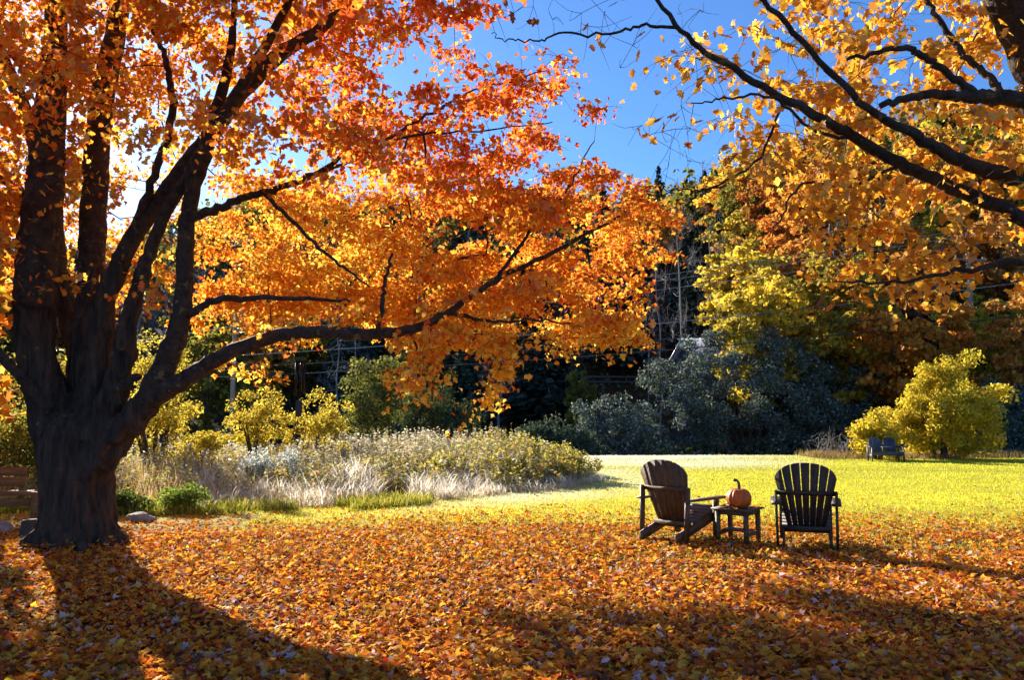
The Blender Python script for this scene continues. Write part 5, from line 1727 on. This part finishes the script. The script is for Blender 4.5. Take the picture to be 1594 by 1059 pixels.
tag(facc.build('hillside_wood', M['wood_foliage']), 'orange and rust autumn wood covering the upper hillside', None, None, 'stuff')
tag(nacc.build('conifer_wood', M['needles']), 'dark conifer wood along the upper hillside', None, None, 'stuff')
tag(bacc.build('bare_wood', M['wood_bark']), 'bare grey wood covering the upper hillside', None, None, 'stuff')

# undergrowth on the shaded lower slope
acc = Acc(); n = 26000
az = np.radians(RNG.uniform(-38, 38, n)); r = RNG.uniform(40, 74, n)
x, y = r * np.sin(az), r * np.cos(az)
hh = .2 + 1.3 * np.clip(vnoise(np.c_[x * .3, y * .3, x * 0], 97) - .25, 0, 1)
m = RNG.random(n) < np.clip(hh, .15, 1); x, y, hh = x[m], y[m], hh[m]; n = len(x)
N, T = leaf_basis(n, .4, .1)
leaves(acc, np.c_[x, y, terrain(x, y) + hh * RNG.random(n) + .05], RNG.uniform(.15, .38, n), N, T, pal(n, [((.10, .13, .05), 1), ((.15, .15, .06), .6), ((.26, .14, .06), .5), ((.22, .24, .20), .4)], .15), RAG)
tag(acc.build('undergrowth', M['dull_foliage']), 'dim undergrowth on the shaded foot of the hill', None, None, 'stuff')


# ------------------------------------------------------------------ house, rail fence, utility pole and wires
def make_house():
    p = at(1165, 560, 47)
    x0, y0 = p[0], 50.0
    z = gz(x0, 46) - .3
    root = empty('hillside_house', (x0, y0, z), R(14))
    tag(root, 'small dark house with pale metal roof half hidden behind the tall shaded shrub', 'house')
    rt = at(1120, 522, 50)[2] - z
    wall_h = rt - 1.9
    a = Acc(); box(a, (0, 0, wall_h / 2), (6.4, 4.4, wall_h)); a.build('wall', M['siding'], root)
    for s in (-1, 1):
        a = Acc(); prism(a, [(-2.2, 0), (2.2, 0), (0, 1.55)], -.02, .02, np.array(Matrix.Rotation(math.pi / 2, 3, 'Z') @ Matrix.Rotation(math.pi / 2, 3, 'X')), (s * 3.18, 0, wall_h)); a.build('gable', M['siding'], root)
        a = Acc(); beam(a, (0, s * 2.62, wall_h - .22), (0, 0, wall_h + 1.62), 7.2, .05, (0, -s * .5, 1)); r_ = a.build('roof', M['roof'], root)
        for k in range(13):
            a = Acc(); xx = -3.5 + k * .58
            beam(a, (xx, s * 2.62, wall_h - .18), (xx, 0, wall_h + 1.66), .03, .05, (0, -s * .5, 1)); a.build('roof_seam', M['roof'], r_)
    for xx in (-2.0, 0.2, 2.1):
        a = Acc(); box(a, (xx, -2.21, wall_h - 1.3), (.9, .05, 1.2)); w = a.build('window', M['rail'], root)
        for sx in (-.2, .2):
            a = Acc(); box(a, (xx + sx, -2.24, wall_h - 1.3), (.34, .02, 1.04)); a.build('pane', M['glass'], w)


make_house()


def make_fence():
    root = empty('rail_fence', (0, 0, 0))
    tag(root, 'dark wooden rail fence at the foot of the shaded wood', 'fence')
    xs = np.linspace(905, 1010, 4)
    tops = []
    for px in xs:
        q = at(px, 603, 68); tops.append(q)
        zb = gz(q[0], q[1])
        a = Acc(); box(a, (q[0], q[1], (zb + q[2] + .98) / 2 - .1), (.10, .10, q[2] + .98 - zb + .2)); a.build('post', M['rail'], root)
    for dz in (.45, .88):
        for p, q in zip(tops[:-1], tops[1:]):
            a = Acc(); beam(a, p + np.array((0, -.09, dz)), q + np.array((0, -.09, dz)), .04, .14); a.build('rail', M['rail'], root)
    root2 = tops


make_fence()


def make_pole(px, Y, top, label, rad=.14):
    x = (px - CX) / FPX * Y
    z = gz(x, Y); zt = at(px, top, Y)[2]
    root = empty('utility_pole', (x, Y, z)); tag(root, label, 'pole', 'utility poles')
    a = Acc(); tube(a, np.array([(0, 0, -.5), (0, 0, (zt - z) / 2), (.02, 0, zt - z)]), [rad, rad * .9, rad * .75], 12); a.build('post', M['pole'], root, True)
    a = Acc(); box(a, (0, -.16, zt - z - .4), (2.2, .10, .12), rz=.3); a.build('crossarm', M['pole'], root)
    for dx in (-1, -.4, .4, 1):
        a = Acc(); tube(a, np.array([(dx * .95, -.16 + dx * .28, zt - z - .34), (dx * .95, -.16 + dx * .28, zt - z - .18)]), [.035, .05], 8); a.build('insulator', M['stone'], root)


make_pole(363, 38, 478, 'pale wooden utility pole rising behind the golden shrubs', .13)
make_pole(1517, 46, 395, 'grey utility pole standing among trees above the yellow bush', .17)


def make_wire(p0, p1, sag, rad, mat, label):
    n = 40
    t = np.linspace(0, 1, n)
    P = p0[None] * (1 - t)[:, None] + p1[None] * t[:, None]
    P[:, 2] -= sag * 4 * t * (1 - t)
    a = Acc(); tube(a, P, np.full(n, rad), 5)
    o = a.build('utility_wire', M[mat]); tag(o, label, 'wire', 'overhead wires')


W = [(363, 506, 38, 1700, 322, 47, .5, .02, 'wire', 'topmost pale wire crossing left of the yellow hillside tree'),
     (363, 512, 38, 1700, 333, 47, .5, .02, 'wire', 'pale wire just under the topmost wire'),
     (363, 519, 38, 1700, 348, 46, .6, .02, 'wire', 'third pale wire down across the dark wood'),
     (330, 556, 40, 1700, 425, 45, .5, .024, 'wire', 'pale wire crossing the middle of the tall pale trunk'),
     (300, 575, 40, 1700, 458, 42, .5, .022, 'black_wire', 'upper of the two thick dark wires crossing the right hillside'),
     (280, 590, 40, 1700, 478, 41, .5, .026, 'black_wire', 'lower of the two thick dark wires crossing the right hillside'),
     (363, 508, 38, -300, 566, 44, .5, .02, 'wire', 'pale wire running left from the pole behind the maple stems')]
for x0, y0, d0, x1, y1, d1, sag, rad, mt, lab in W:
    make_wire(at(x0, y0, d0), at(x1, y1, d1), sag, rad, mt, lab)



print('triangles', sum(len(m.loops) - 2 * len(m.polygons) for m in bpy.data.meshes if m.users))
